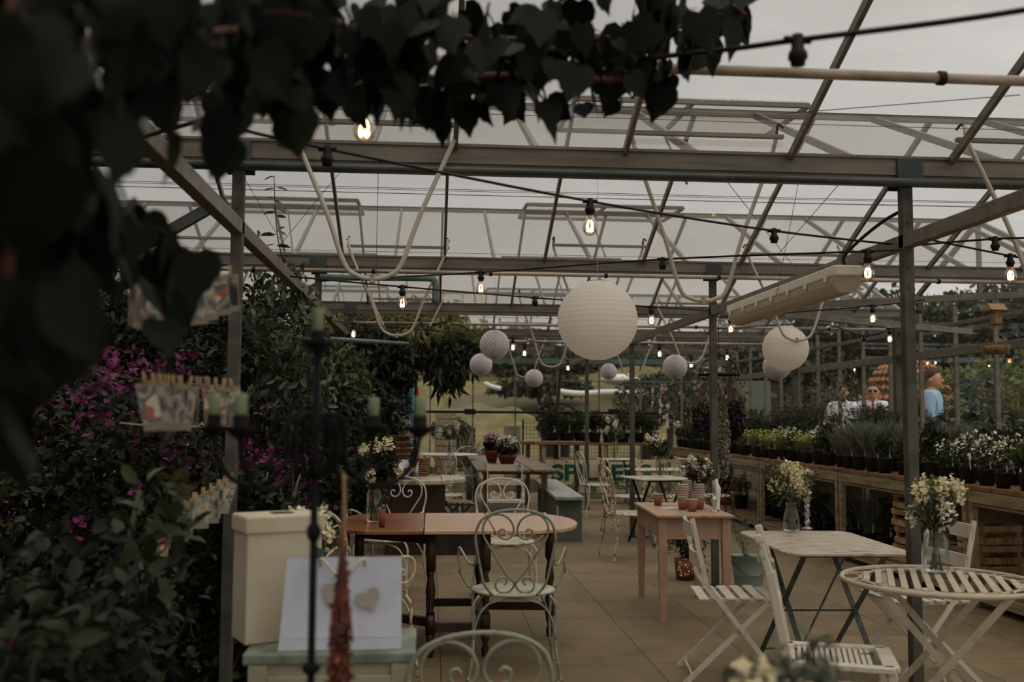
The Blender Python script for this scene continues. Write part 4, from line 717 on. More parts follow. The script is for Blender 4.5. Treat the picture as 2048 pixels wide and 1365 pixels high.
bouquet('glass bottle with cream flowers and brown sprigs on the worn rectangular table', G(1583, 1064, .72)+Vector((0, 0, .002)), .40, .12, [Y_, ('dry_brown', 60, 'petal', .02, 1, 1.1), Y_, Y_], 'bottle', s=1.4, green=150)
bouquet('glass vase of white and peach flowers on the pink table', (2.0, 7.35, .728), .42, .12, [W, Y_, W, ('petal_pink', 25, 'petal', .02, 1, 1)], 'jar')
bouquet('glass vase of white roses on the grey topped folding table', (2.58, 11.1, .732), .50, .15, [Y_, W, G_], 'jar', s=1.1, green=600)
bouquet('glass vase of tall pale stocks on the brown drop leaf table', (-.33, 6.25, .742), .52, .15, [Y_, ('leaf_light', 30, 'petal', .02, 1, 1), Y_], 'jar', s=1.2, green=900, leaf='leaf_dark')
bouquet('white flowers standing behind the card box', (-.46, 3.75, .72), .36, .12, [W, W, Y_], 'jar', s=1.1)
bouquet('glass vase of white flowers on the small far table', (2.95, 15.85, .722), .66, .17, [W, G_, W], 'jar', s=1.5, green=500)
bouquet('glass vase of white flowers on the thin far left table', (.30, 14.85, .832), .5, .15, [W, G_, W], 'jar', s=1.3, green=350)
bouquet('blurred cream and brown flowers at the bottom edge, nearest of all', (.52, 1.45, .73), .33, .12, [Y_, ('dry_brown', 30, 'petal', .02, 1, 1.1), ('leaf_silver', 30, 'oval', .03, 1, 1)], 'jar', green=90, leaf='leaf_silver')
q = MB(); q.lathe([(0, .70), (.2, .70), (.2, .728), (0, .728)], (.52, 1.45, 0), 32).lathe([(.14, 0), (.03, .03), (.025, .70)], (.52, 1.45, 0), 16); tag(q.build('pedestal_stand', 'white_paint'), 'white pedestal stand below the picture edge carrying the blurred flowers', 'stand')
q = MB(); q.box((-.46, 3.75, .36), (.24, .24, .71)); q2 = q.build('plant_stand', 'cabinet', bev=.01); tag(q2, 'cream stand hidden behind the card box, under white flowers', 'stand')
# crystal candlestick with tall glass
t = thing('candlestick', 'cut crystal candlestick with a slim clear glass on the worn rectangular table', 'candlestick', G(1615, 1060, .72)+Vector((0, 0, .001)))
q = MB(); q.lathe([(0, .001), (.034, .002), (.032, .008), (.010, .018), (.014, .03), (.020, .045), (.014, .06), (.010, .066), (.017, .085), (.019, .1), (.012, .12), (.010, .125), (.018, .14), (.012, .155), (.012, .16), (.026, .185), (.028, .19), (.012, .19), (.0, .186)], n=12); q.build('base', 'crystal', t); q = MB(); q.lathe([(.018, .19), (.018, .38)], n=20); q.f = [f for f in q.f if len(f) == 4]; q.build('glass_tube', 'clear_glass', t, True)
t = thing('candlestick', 'small crystal candlestick with pale candle on the pink table', 'candlestick', (2.02, 7.02, .728)); q = MB(); q.lathe([(0, .001), (.03, .002), (.012, .015), (.016, .05), (.022, .09), (.012, .11), (.026, .13), (.0, .13)], n=12); q.build('base', 'crystal', t); MB().tube([(0, 0, .13), (0, 0, .22)], .013, 10).build('candle', 'cream_panel', t, True)
t = thing('candlestick', 'white china pillar on the pink table beside the vase', 'ornament', (2.07, 7.12, .728)); q = MB(); q.lathe([(0, .001), (.03, .002), (.02, .02), (.026, .1), (.03, .16), (.015, .19), (.01, .22), (0, .23)], n=16); q.build('body', 'cup_white', t, True)
# paper cups
def cup(label, loc, n=1, grp='paper cups', base=True):
    for k in range(n):
        t = thing('paper_cup', label if n == 1 else label, 'cup', (loc[0], loc[1], loc[2]+k*.012), group=grp); q = MB(); q.lathe([(0, .003), (.027, .0), (.037, .083), (.036, .083), (.0265, .005), (0, .005)], n=20); q.build('wall', 'cup_brown', t, True); q = MB(); q.tube([(.0375*math.cos(a), .0375*math.sin(a), .084) for a in np.linspace(0, 2*PI, 21)[:-1]], .0022, 6, closed=True); q.build('rim', 'cup_white', t, True)
cup('single brown paper cup at the left back of the pink table', (1.74, 7.55, .728)); cup('single brown paper cup in front of the stacks on the pink table', (1.875, 7.06, .728))
for sx, sy, n in ((1.84, 7.2, 9), (1.90, 7.3, 11), (1.97, 7.22, 9)): cup('brown paper cup with white rim nested in a stack on the pink table', (sx, sy, .728), n, 'stacked paper cups on the pink table')
q = MB(); q.box((1.78, 7.32, .7275), (.16, .1, .002), .4); tag(q.build('paper_sheet', 'paper'), 'white folded paper lying on the pink table', 'paper')
q = MB(); q.add([(1.72, 7.2, .727), (1.84, 7.16, .727), (1.87, 7.24, .732), (1.76, 7.28, .738)], [(0, 1, 2, 3), (3, 2, 1, 0)]);
t = thing('candle_pillar', 'orange pillar candle on the left end of the brown table', 'candle', (-.27, 5.98, .742)); MB().lathe([(0, 0), (.018, 0), (.019, .10), (.008, .102), (0, .098)], n=16).build('wax', 'terracotta', t, True); MB().tube([(0, 0, .098), (0, 0, .11)], .0015, 5).build('wick', 'black', t)
# trug stack, bowls and basket on the left round table
for k in range(7):
    t = thing('wooden_trug', 'wooden trug in the leaning stack on the left round table', 'trug', (-.36+.012*k+(.02*math.sin(k*2)), 10.62, .757+.062*k), .1*math.sin(k*3), group='stacked wooden trugs'); q = MB(); w0 = .15-.008*k; d0 = .11
    q.add([(-w0*.8, -d0*.8, 0), (w0*.8, -d0*.8, 0), (w0*.8, d0*.8, 0), (-w0*.8, d0*.8, 0), (-w0, -d0, .055), (w0, -d0, .055), (w0, d0, .055), (-w0, d0, .055)], [(0, 3, 2, 1), (0, 1, 5, 4), (1, 2, 6, 5), (2, 3, 7, 6), (3, 0, 4, 7)]); q.build('basin', 'bench_edge', t); q = MB(); [q.bar(a, b_, .014, .012) for a, b_ in (((-w0, -d0, .052), (w0, -d0, .052)), ((-w0, d0, .052), (w0, d0, .052)), ((-w0, -d0, .052), (-w0, d0, .052)), ((w0, -d0, .052), (w0, d0, .052)))]; q.build('rim', 'raw_wood', t)
for k in range(8):
    t = thing('wooden_plate', 'rough round wooden plate in the pile beside the trugs', 'plate', (-.08+.004*math.sin(k), 10.72, .757+.024*k), k, group='piled wooden plates'); MB().lathe([(0, 0), (.075, 0), (.085, .01), (.085, .02), (.078, .02), (.07, .008), (0, .008)], n=20, wave=lambda a, z: 1+.02*math.sin(5*a)).build('plate', 'basket', t, True)
t = thing('bread_basket', 'brown basket lined with a white paper napkin on the left round table', 'basket', (-.27, 10.28, .757)); q = MB(); q.lathe([(0, 0), (.1, 0), (.13, .05), (.14, .11), (.13, .11), (.12, .05), (0, .01)], n=24, wave=lambda a, z: 1+.02*math.sin(14*a)); q.build('body', 'bench_edge', t, True)
q = MB(); vs = []; 
for i in range(7):
    for j in range(7): x, y = (i-3)*.055, (j-3)*.05; r = math.hypot(x, y); vs.append((x, y, .10+.04*math.sin(x*40+y*23)+(.05 if r < .1 else -.04)+(.07 if i == 6 and j > 2 else 0)))
q.add(vs, [(i*7+j, i*7+j+1, (i+1)*7+j+1, (i+1)*7+j) for i in range(6) for j in range(6)]); o = q.build('napkin', 'paper', t)
o.modifiers.new('thickness', 'SOLIDIFY').thickness = .002
# terracotta pots on the plank table
def bowl_pot(label, p, r, h, fl, n=700, tall=.22):
    t = thing('potted_plant', label, 'plant', p, group=None); q = MB(); q.lathe([(0, 0), (r*.6, 0), (r*.95, h*.75), (r*1.04, h*.78), (r*1.04, h), (r*.92, h), (r*.9, h*.85), (0, h*.82)], n=24); q.build('pot', 'terracotta', t, True)
    leaves('foliage', blob(n, (0, 0, h+tall*.35), (r*1.1, r*1.1, tall*.5)), .06, 'leaf_dark', t, 'oval', .6, bias=(0, 0, .6)); leaves('flowers', blob(n//2, (0, 0, h+tall*.62), (r*1.15, r*1.15, tall*.5), .7), .03, fl, t, 'petal', bias=(0, 0, .6)); q = MB()
    for k in range(10): a = k*2.4; q.tube([(0, 0, h*.8), (r*.5*math.cos(a), r*.5*math.sin(a), h+tall*.4), (r*1.1*math.cos(a), r*1.1*math.sin(a), h+tall*(.6+.3*random.random()))], .003, 4, 3)
    q.build('stems', 'stem', t)
bowl_pot('terracotta bowl of small white flowers on the plank table, front one', (1.02, 13.1, .751), .125, .14, 'petal_white'); bowl_pot('terracotta pot with pale flowers on the plank table, behind the bowl', (.87, 13.9, .751), .10, .17, 'petal_pink')
# bucket with lavender
t = thing('bucket', 'pale green metal bucket with lavender on the paving right of the pink table', 'bucket', (2.60, 8.05, 0)); q = MB(); q.lathe([(0, .004), (.105, 0), (.11, .02), (.122, .12), (.126, .125), (.126, .14), (.126, .145), (.148, .27), (.153, .272), (.153, .28), (.143, .28), (.12, .12), (.1, .01), (0, .01)], n=32); q.build('body', 'bucket', t, True)
q = MB(); q.tube([(.152*math.cos(a), .152*math.sin(a), .28) for a in np.linspace(0, 2*PI, 33)[:-1]], .005, 6, closed=True); q.build('rim', 'green_leg', t, True); MB().tube([(-.155, 0, .25), (-.1, -.1, .17), (0, -.16, .13), (.1, -.12, .17), (.155, 0, .25)], .003, 6, 5).build('handle', 'wire', t, True)
t2 = thing('lavender_plant', 'lavender in dark pot leaning out of the pale green bucket', 'plant', (2.60, 8.1, .06)); MB().lathe([(0, 0), (.06, 0), (.075, .2), (.07, .2), (0, .18)], n=16).build('pot', 'pot_black', t2, True)
P = np.concatenate([along([(0, 0, .18), (x*.5, y*.5, .33), (x, y, .42+.12*random.random())], 26, .006) for x, y in [(random.uniform(-.17, .12), random.uniform(-.08, .08)) for _ in range(16)]]); leaves('sprigs', P, .03, 'leaf_silver', t2, 'blade', 2, bias=(0, 0, 1), spread=.4)
P = np.concatenate([along([(x, y, .42), (x*1.1, y*1.1, .52)], 26, .008) for x, y in [(-.16, 0), (-.12, .03), (.0, .02), (.05, -.02), (.02, .05), (-.15, -.04)]]); leaves('flower_spikes', P, .016, 'lilac', t2, 'petal')
t2 = thing('trailing_plant', 'trailing dark leaved plant in a pot behind the pink table leg', 'plant', (2.22, 8.6, 0)); MB().lathe([(0, 0), (.08, 0), (.1, .18), (.09, .18), (0, .16)], n=16).build('pot', 'terracotta', t2, True); leaves('foliage', np.concatenate([along([(0, 0, .16), (x*.6, y, .34), (x, y, .38-.3*random.random())], 30, .012) for x, y in [(random.uniform(-.22, .22), random.uniform(-.15, .15)) for _ in range(14)]]), .05, 'leaf_dark', t2, 'oval', .5)
leaves('blossoms', blob(120, (-.02, -.08, .12), (.08, .04, .08)), .02, 'petal_cream', t2, 'petal')
# painted sign
a = U(1091, 1000, 16.3); t = thing('painted_sign', 'cream enamel sign with green lettering leaning at the end of the aisle', 'sign', (a.x, 16.3, .02)); Wd = U(1312, 960, 16.3).x-a.x; Hs = .67
t.rotation_euler = (R_(-4), 0, 0); q = MB(); q.box((Wd/2, .01, Hs/2), (Wd, .015, Hs)); q.build('panel', 'sign_cream', t)
def text(s, x, z, size, w_=None, shear=0, off=0, name='lettering'):
    cu = bpy.data.curves.new(name, 'FONT'); cu.body = s; cu.size = size; cu.shear = shear; cu.offset = off; cu.extrude = .002; o = bpy.data.objects.new('tmp', cu); C.objects.link(o); bpy.context.view_layer.update(); me = bpy.data.meshes.new_from_object(o.evaluated_get(bpy.context.evaluated_depsgraph_get())); bpy.data.objects.remove(o)
    xs = [v.co.x for v in me.vertices]; k = (w_/(max(xs)-min(xs))) if w_ else 1; x0_ = min(xs)
    for v in me.vertices: v.co = ((v.co.x-x0_)*k, v.co.y, v.co.z)
    me.materials.append(MT['sign_green']); o = link(name, me, t); o.location = (x, 0, z); o.rotation_euler = (PI/2, 0, 0); return o
text('SPILLERS', .10, Hs*.50, .36, Wd-.16, off=.012); text('Cattle, Pig & Poultry', .06, Hs*.27, .16, Wd-.2, .35, .003)
q = MB(); z0, z1 = .05, .115; nn = 40
for k in range(nn): x = .03+(Wd-.06)*k/nn; dx = (Wd-.06)/nn; q.bar((x, 0, z0), (x+dx, 0, z1), .004, .008).bar((x+dx, 0, z0), (x, 0, z1), .004, .008)
q.bar((.02, 0, z0-.008), (Wd-.02, 0, z0-.008), .004, .012).bar((.02, 0, z1+.008), (Wd-.02, 0, z1+.008), .004, .012); q.build('lattice_border', 'sign_green', t)
for x in (.35, 1.05, 1.6): MB().ball((x, 0, Hs-.04), (.014, .004, .014), 8, 6).build('rust_spot', 'dark_wood', t)
# ================================================= plants
def shrub(name, label, cat, parts, stems=(), group=None, sm='bark'):
    t = thing(name, label, cat, (0, 0, 0), group=group)
    if stems:
        q = MB(); [q.tube(p, r, 6, 4) for p, r in stems]; q.build('stems', sm, t, True)
    for nm, P, L_, m, sh, kw in parts: leaves(nm, P, L_, m, t, sh, **kw)
    return t
# overhead vine close to the camera: stem along the roof, leaves hanging from it
def vine(label, path, n, rad, size, m='leaf_vine', side=0, group='overhead vines'):
    P = [U(*p) for p in path]; t = thing('climbing_vine', label, 'vine', (0, 0, 0), group=None); q = MB(); q.tube(P, .007, 6, 6); A = along(P, n, rad)
    for k in range(0, n, 7): c_ = Vector(A[k]); d = min((Vector(x) for x in spline(P, [0]*len(P), 6)[0]), key=lambda v: (v-c_).length); q.tube([d, (d+c_)/2+Vector((0, 0, .02)), c_], .0012, 4, 3)
    q.build('stems', 'vine_stem', t, True); leaves('foliage', A, size, m, t, 'heart', .95, bias=(.05, -.1, -1), spread=.38, up=.1); return t
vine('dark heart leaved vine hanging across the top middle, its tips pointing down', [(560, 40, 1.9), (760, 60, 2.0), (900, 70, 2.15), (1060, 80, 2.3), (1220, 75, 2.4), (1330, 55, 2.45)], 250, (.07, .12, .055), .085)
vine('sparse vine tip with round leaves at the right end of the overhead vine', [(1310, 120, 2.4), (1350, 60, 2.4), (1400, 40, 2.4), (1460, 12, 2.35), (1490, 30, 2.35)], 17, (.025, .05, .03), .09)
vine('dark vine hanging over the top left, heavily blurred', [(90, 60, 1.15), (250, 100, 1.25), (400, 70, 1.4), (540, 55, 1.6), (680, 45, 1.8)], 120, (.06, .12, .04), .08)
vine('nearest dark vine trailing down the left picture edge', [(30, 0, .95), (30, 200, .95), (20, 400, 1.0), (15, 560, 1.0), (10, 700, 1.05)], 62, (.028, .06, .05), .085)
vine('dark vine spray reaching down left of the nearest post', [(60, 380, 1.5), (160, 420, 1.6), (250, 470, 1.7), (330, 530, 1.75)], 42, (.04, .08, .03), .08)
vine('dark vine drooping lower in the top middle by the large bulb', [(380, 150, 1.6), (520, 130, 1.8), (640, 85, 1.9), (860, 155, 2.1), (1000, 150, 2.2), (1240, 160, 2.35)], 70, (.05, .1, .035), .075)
# magenta mallow mass behind and left of the nearest post
def mallow(label, lo, hi, n, nf, fm='magenta', lm='leaf_dark', fs=.034, ls=.06, g='flowering border'):
    c_ = ((lo[0]+hi[0])/2, (lo[1]+hi[1])/2); st = [([(random.uniform(lo[0], hi[0]), random.uniform(lo[1], hi[1]), 0.02), (random.uniform(lo[0], hi[0]), random.uniform(lo[1], hi[1]), hi[2]*.9)], .006) for _ in range(14)]
    A = boxpts(n, (lo[0], lo[1], lo[2]), hi); top = hi[2]*(.82+.18*np.sin(A[:, 0]*3.1+A[:, 1]*2.3)); A[:, 2] = np.minimum(A[:, 2], top); B = boxpts(nf, (lo[0], lo[1], lo[2]+.42*(hi[2]-lo[2])), (hi[0], hi[1], hi[2]+.06)); k = np.sin(B[:, 0]*5+B[:, 2]*6)+np.cos(B[:, 1]*5+B[:, 2]*4) > -.4; B = B[k]
    B = (B[:, None]+rng.normal(size=(len(B), 6, 3))*.016).reshape(-1, 3)
    return shrub('flowering_shrub', label, 'shrub', [('foliage', A, ls, lm, 'oval', dict(w=.8, bias=(0, -.3, .1), spread=.9)), ('flowers', B, fs, fm, 'petal', dict(bias=(0, -.4, .4)))], st, g, 'stem')
mallow('magenta mallow bush filling the left, in front of the braced post', (-2.9, 4.4, 0.02), (-1.15, 6.1, 1.62), 17000, 1000)
mallow('magenta mallow bush at the far left edge', (-3.1, 3.1, 0.02), (-1.6, 4.3, 1.42), 10000, 480)
mallow('tall magenta mallow with flowers beside the second left post', (-1.9, 6.3, 0.02), (-1.0, 7.6, 1.5), 7000, 260, ls=.065)
mallow('magenta flowered bush right of the nearest post, behind the card box', (-1.1, 4.95, 0.02), (-.62, 6.0, 1.18), 6500, 150, fs=.03)
shrub('leafy_shrub', 'dark leafy low bush beside the cabinet, lower left', 'shrub', [('foliage', boxpts(9000, (-1.7, 2.3, .02), (-.78, 3.7, .88)), .055, 'leaf_dark', 'oval', dict(w=.7, bias=(0, -.3, .5))), ('young_leaves', boxpts(260, (-1.6, 2.3, .5), (-.85, 3.5, .95)), .05, 'leaf', 'oval', dict(w=.7, bias=(0, -.2, .6)))], [([(-1.2, 3, 0), (-1.1, 2.9, .7)], .01)], sm='stem')
shrub('leafy_shrub', 'dark blurred bush in the lower left corner', 'shrub', [('foliage', boxpts(5200, (-1.5, 1.5, .1), (-.62, 2.4, 1.02)), .06, 'leaf_dark', 'oval', dict(w=.75, bias=(0, -.2, .2))), ('flowers', boxpts(60, (-1.3, 1.5, .7), (-.75, 2.2, 1.08)), .03, 'magenta', 'petal', {})], [([(-1.1, 2, 0), (-1, 1.9, .8)], .01)], sm='stem')
shrub('leafy_shrub', 'grey green sprays above the lower left bush', 'shrub', [('foliage', np.concatenate([along([(-1.0+.1*k, 2.7+.1*k, .5), (-.98+.09*k, 2.6, .9), (-.9+.11*k, 2.5, 1.12+.05*math.sin(k*3))], 60, .03) for k in range(4)]), .08, 'leaf_dark', 'oval', dict(w=.7, bias=(.2, -.2, .2))), ('tips', np.concatenate([along([(-.75+.04*k, 2.75, 1.1), (-.72+.04*k, 2.7, 1.25)], 12, .02) for k in range(3)]), .07, 'leaf', 'oval', dict(w=.7))], [([(-.9, 2.8, 0), (-.85, 2.7, .6), (-.75, 2.7, 1.2)], .008)], sm='stem')
# fruit trees
def tree(name, label, base, h, branches, m, ls, shape='oval', w=.6, bias=(0, 0, -.2), extra=(), r=.03, n=90, rad=(.09, .09, .07), group=None):
    base = Vector(base); st = [([base, base+Vector((.03, 0, h*.5)), base+Vector((0, 0, h))], [r, r*.7, r*.2])]; P = []
    for a, b_, c_ in branches: st.append(([a, b_, c_], [r*.4, r*.25, .003])); P.append(along([a, b_, c_], n, rad))
    P += list(extra); P = [under(p) for p in P]; return shrub(name, label, 'tree', [('foliage', np.concatenate(P), ls, m, shape, dict(w=w, bias=bias))], st, group)
def crown(c, R, k, z0): # branches filling a crown
    o = []
    for i in range(k):
        d = Vector(rng.normal(size=3)); d.normalize(); e = Vector(c)+Vector((d.x*R[0], d.y*R[1], d.z*R[2])); e.z = min(e.z, roofz(e.y)-.35); a = Vector((c[0], c[1], z0+random.random()*(c[2]-z0))); o.append((a, (a+e)/2+Vector((0, 0, .06)), e))
    return o
b0 = U(578, 900, 7.0); tp = U(548, 352, 7.0)
t = tree('pear_tree', 'slender pear tree with a tall leafy leader beside the second left post', (b0.x, 7, 0), 2.3, [(Vector((b0.x, 7, 2.28)), U(556, 480, 7.0), tp)], 'leaf_pear', .085, bias=(.3, 0, .1), n=3, rad=(.02, .02, .01), w=.5, r=.016)
for sd_, s_ in ((1, 0), (-1, 1)): L_ = [U(552, y, 7.0) for y in ((375, 418, 432, 492, 545) if sd_ > 0 else (352, 378, 395, 424, 470, 488, 520))]; leaves('leader_leaves', np.array([tuple(p) for p in L_]), .10, 'leaf_pear', t, 'oval', .55, bias=(sd_*1.2, 0, -.1), spread=.14)
c_ = U(575, 660, 7.1); leaves('crown_foliage', np.concatenate([blob(330, (c_.x, 7.1, 2.0), (.32, .3, .38), .2), blob(90, (c_.x-.02, 7.1, 2.35), (.14, .2, .2), .2), blob(600, (c_.x+.08, 7.0, 1.55), (.3, .3, .45), .2)]), .09, 'leaf_pear', t, 'oval', .6, bias=(0, -.1, -.4))
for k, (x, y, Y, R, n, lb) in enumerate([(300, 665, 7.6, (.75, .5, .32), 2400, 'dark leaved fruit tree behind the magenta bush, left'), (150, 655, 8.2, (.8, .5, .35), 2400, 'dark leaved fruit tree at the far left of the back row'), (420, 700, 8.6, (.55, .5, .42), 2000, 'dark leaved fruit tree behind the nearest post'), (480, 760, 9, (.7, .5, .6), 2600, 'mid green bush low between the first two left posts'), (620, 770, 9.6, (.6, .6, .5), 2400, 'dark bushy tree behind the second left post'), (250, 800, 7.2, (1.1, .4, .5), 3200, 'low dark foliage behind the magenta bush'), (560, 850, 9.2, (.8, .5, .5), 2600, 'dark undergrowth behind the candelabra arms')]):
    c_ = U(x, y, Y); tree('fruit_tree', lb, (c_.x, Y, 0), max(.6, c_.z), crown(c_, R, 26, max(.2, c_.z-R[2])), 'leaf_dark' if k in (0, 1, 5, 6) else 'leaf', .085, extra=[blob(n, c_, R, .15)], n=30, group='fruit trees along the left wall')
for k, (x, y, Y, h, n) in enumerate([(210, 590, 7.8, .5, 60), (140, 600, 8, .4, 50), (285, 585, 8.4, .45, 50), (500, 590, 8.6, .5, 70), (455, 610, 8, .4, 60), (90, 610, 7.5, .4, 40), (515, 610, 7.4, .4, 60)]):
    c_ = U(x, y, Y); shrub('leafy_shoot', 'upright leafy shoot standing against the bright roof at the left', 'shoot', [('foliage', along([(c_.x, Y, c_.z-.3), (c_.x+.03, Y, c_.z), (c_.x+.05, Y, c_.z+h*.4)], n, (.04, .04, .01)), .085, 'leaf_dark', 'oval', dict(w=.5, bias=(.2, 0, .3)))], [([(c_.x, Y, .02), (c_.x+.03, Y, c_.z), (c_.x+.05, Y, c_.z+h*.45)], .004)], 'leafy shoots')
# peach trees
def lance(n, c_, R, h=.1): return blob(n, c_, R, h)
for k, (x, y, Y, R, n, m, lb) in enumerate([(730, 610, 12, (.7, .5, .5), 2300, 'leaf_peach', 'bright long leaved peach tree left of the large U rods'), (830, 590, 12.6, (.6, .5, .4), 1500, 'leaf_peach', 'peach tree top reaching the third gutter'), (740, 720, 11.2, (.6, .4, .4), 2200, 'leaf_dark', 'dark peach tree lower part before the blue cabin'), (900, 705, 11.4, (.28, .4, .2), 500, 'leaf_dark', 'dark peach branch hanging down beside the honeycomb balls'), (880, 640, 11.8, (.6, .5, .28), 1300, 'leaf_peach', 'peach branches above the honeycomb balls')]):
    c_ = U(x, y, Y); t = tree('peach_tree', lb, (c_.x-(.5 if k > 2 else 0), Y, 0), c_.z, crown(c_, R, 14, max(.8, c_.z-.4)), m, .15, 'lance', 1.2, (0, 0, -.9), [lance(n, c_, R)], n=40, group='peach trees')
c_ = U(900, 745, 11.1); leaves('drooping_leaves', np.concatenate([blob(260, (c_.x-.02, 11.1, c_.z+.04), (.22, .15, .18), .1)]), .15, 'leaf_dark', t, 'lance', 1.3, bias=(0, 0, -1.4), spread=.35)
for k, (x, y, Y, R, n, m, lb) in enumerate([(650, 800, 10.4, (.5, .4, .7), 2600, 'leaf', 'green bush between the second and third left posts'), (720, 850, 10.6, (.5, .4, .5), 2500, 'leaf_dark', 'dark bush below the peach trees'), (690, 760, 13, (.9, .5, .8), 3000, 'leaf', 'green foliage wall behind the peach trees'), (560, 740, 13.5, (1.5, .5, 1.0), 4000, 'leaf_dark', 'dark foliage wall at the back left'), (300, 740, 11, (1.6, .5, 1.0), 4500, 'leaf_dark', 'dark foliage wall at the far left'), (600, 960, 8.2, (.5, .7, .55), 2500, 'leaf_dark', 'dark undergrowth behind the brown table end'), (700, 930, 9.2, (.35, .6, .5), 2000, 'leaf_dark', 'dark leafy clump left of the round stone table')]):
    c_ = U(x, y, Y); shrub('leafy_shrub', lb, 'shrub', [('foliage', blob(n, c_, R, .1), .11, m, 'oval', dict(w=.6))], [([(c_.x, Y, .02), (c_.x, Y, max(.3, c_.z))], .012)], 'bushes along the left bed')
c_ = U(775, 862, 11.0); t = shrub('flowering_shrub', 'airy bush of tiny pale pink flowers behind the trug stack', 'shrub', [('foliage', blob(2500, (c_.x, 11.3, c_.z-.35), (.34, .3, .45), .1), .05, 'leaf', 'oval', {}), ('flowers', np.concatenate([blob(1500, (c_.x, 11.3, c_.z), (.34, .28, .26), .3)]), .022, 'petal_pink', 'petal', {}), ('white_flowers', blob(900, (c_.x-.05, 11.3, c_.z+.05), (.3, .28, .3), .3), .022, 'petal_white', 'petal', {})], [([(c_.x, 11.3, .02), (c_.x, 11.3, c_.z)], .01)])
for x in (650, 745, 480): 
    c_ = U(x, 985 if x > 500 else 1000, 5.4 if x < 700 else 8.2); shrub('flowering_shrub', 'small cluster of magenta flowers low among dark leaves', 'flowers', [('foliage', blob(500, c_, (.14, .14, .2), .1), .05, 'leaf_dark', 'oval', {}), ('flowers', blob(70, c_, (.14, .14, .2), .5), .03, 'magenta', 'petal', {})], [([(c_.x, c_.y, .02), tuple(c_)], .005)], 'magenta clusters', 'stem')
# ---- potted plants on the right benches: one of each kind, then copies
def pot_kind(k):
    t = thing('potted_plant', '', 'plant', (0, 0, -50)); MB().lathe([(0, 0), (.048, 0), (.062, .105), (.065, .108), (.065, .12), (.058, .12), (.056, .1), (0, .1)], n=14).build('pot', 'pot_black', t, True); z = .12
    if k == 'herb': leaves('foliage', blob(420, (0, 0, z+.09), (.1, .1, .1), .1), .035, 'leaf', t, 'oval', .7, bias=(0, 0, .6))
    if k == 'dark': leaves('foliage', blob(480, (0, 0, z+.12), (.11, .11, .13), .1), .04, 'leaf_dark', t, 'oval', .5, bias=(0, 0, .8))
    if k == 'grass': leaves('foliage', blob(300, (0, 0, z), (.05, .05, .02)), .26, 'leaf_silver', t, 'blade', .6, bias=(0, 0, 1), spread=.25)
    if k == 'yellow': leaves('foliage', blob(320, (0, 0, z+.06), (.09, .09, .08), .1), .035, 'leaf_light', t, 'oval', .6, bias=(0, 0, .6)); leaves('flowers', blob(110, (0, 0, z+.13), (.09, .09, .06)), .02, 'petal_yellow', t, 'petal')
    if k == 'white': leaves('foliage', blob(360, (0, 0, z+.08), (.1, .1, .1), .1), .035, 'leaf', t, 'oval', .6, bias=(0, 0, .6)); leaves('flowers', blob(60, (0, 0, z+.14), (.1, .1, .08), .6), .022, 'petal_white', t, 'petal')
    if k == 'tall':
        P = np.concatenate([along([(0, 0, z), (a*.05, b_*.05, z+.25), (a*.09, b_*.09, z+.42)], 75, (.02, .02, .01)) for a, b_ in ((1, 0), (-1, .4), (.2, 1), (0, -1), (.6, -.7), (-.7, -.7))]); leaves('foliage', P, .045, 'leaf', t, 'oval', .45, bias=(0, 0, .5)); Q = np.concatenate([along([(a*.08, b_*.08, z+.34), (a*.1, b_*.1, z+.48)], 24, .012) for a, b_ in ((1, 0), (-1, .4), (.2, 1))]); leaves('flowers', Q, .017, 'lilac', t, 'petal')
        q = MB(); [q.tube([(0, 0, z-.02), (a*.05, b_*.05, z+.25), (a*.1, b_*.1, z+.46)], .003, 4, 3) for a, b_ in ((1, 0), (-1, .4), (.2, 1), (0, -1))]; q.build('stems', 'stem', t)
    if k == 'spire':
        P = np.concatenate([along([(a*.02, b_*.02, z), (a*.04, b_*.04, z+.72)], 40, (.02, .02, .01)) for a, b_ in ((1, 0), (-1, 1))]); leaves('foliage', P, .05, 'leaf', t, 'oval', .4, bias=(0, 0, .3)); leaves('flowers', np.concatenate([along([(a*.04, b_*.04, z+.5), (a*.045, b_*.045, z+.95)], 60, .014) for a, b_ in ((1, 0), (-1, 1))]), .02, 'leaf_silver', t, 'petal')
    if k == 'broad': leaves('foliage', blob(90, (0, 0, z+.06), (.07, .07, .06), .1), .12, 'leaf', t, 'oval', .75, bias=(0, -.2, .7), spread=.6)
    MB().box((.02, -.045, z+.02), (.014, .002, .10)).build('plant_label', 'cup_white', t)
    return t
KD = {k: pot_kind(k) for k in ('herb', 'dark', 'grass', 'yellow', 'white', 'tall', 'spire', 'broad')}
KL = {'herb': 'leafy green potted herb', 'dark': 'dark leaved potted plant', 'grass': 'silvery grassy potted plant', 'yellow': 'yellow green flowering potted plant', 'white': 'small white flowered potted plant', 'tall': 'tall branching potted plant with lilac spikes', 'spire': 'tall pale flower spire in a pot', 'broad': 'broad leaved young potted plant'}
used = set()
def put(k, x, y, z, where, s=1):
    o = KD[k]; lb = KL[k]+' '+where; rz = random.uniform(0, 6.28)*0+random.uniform(-.5, .5)
    if k not in used: used.add(k); o.location = (x, y, z); o.rotation_euler = (0, 0, rz); o.scale = (s, s, s); o['label'] = lb; o['group'] = lb; first_of[k] = o; return
    dup(o, (x, y, z), rz, lb, lb, s)
first_of = {}
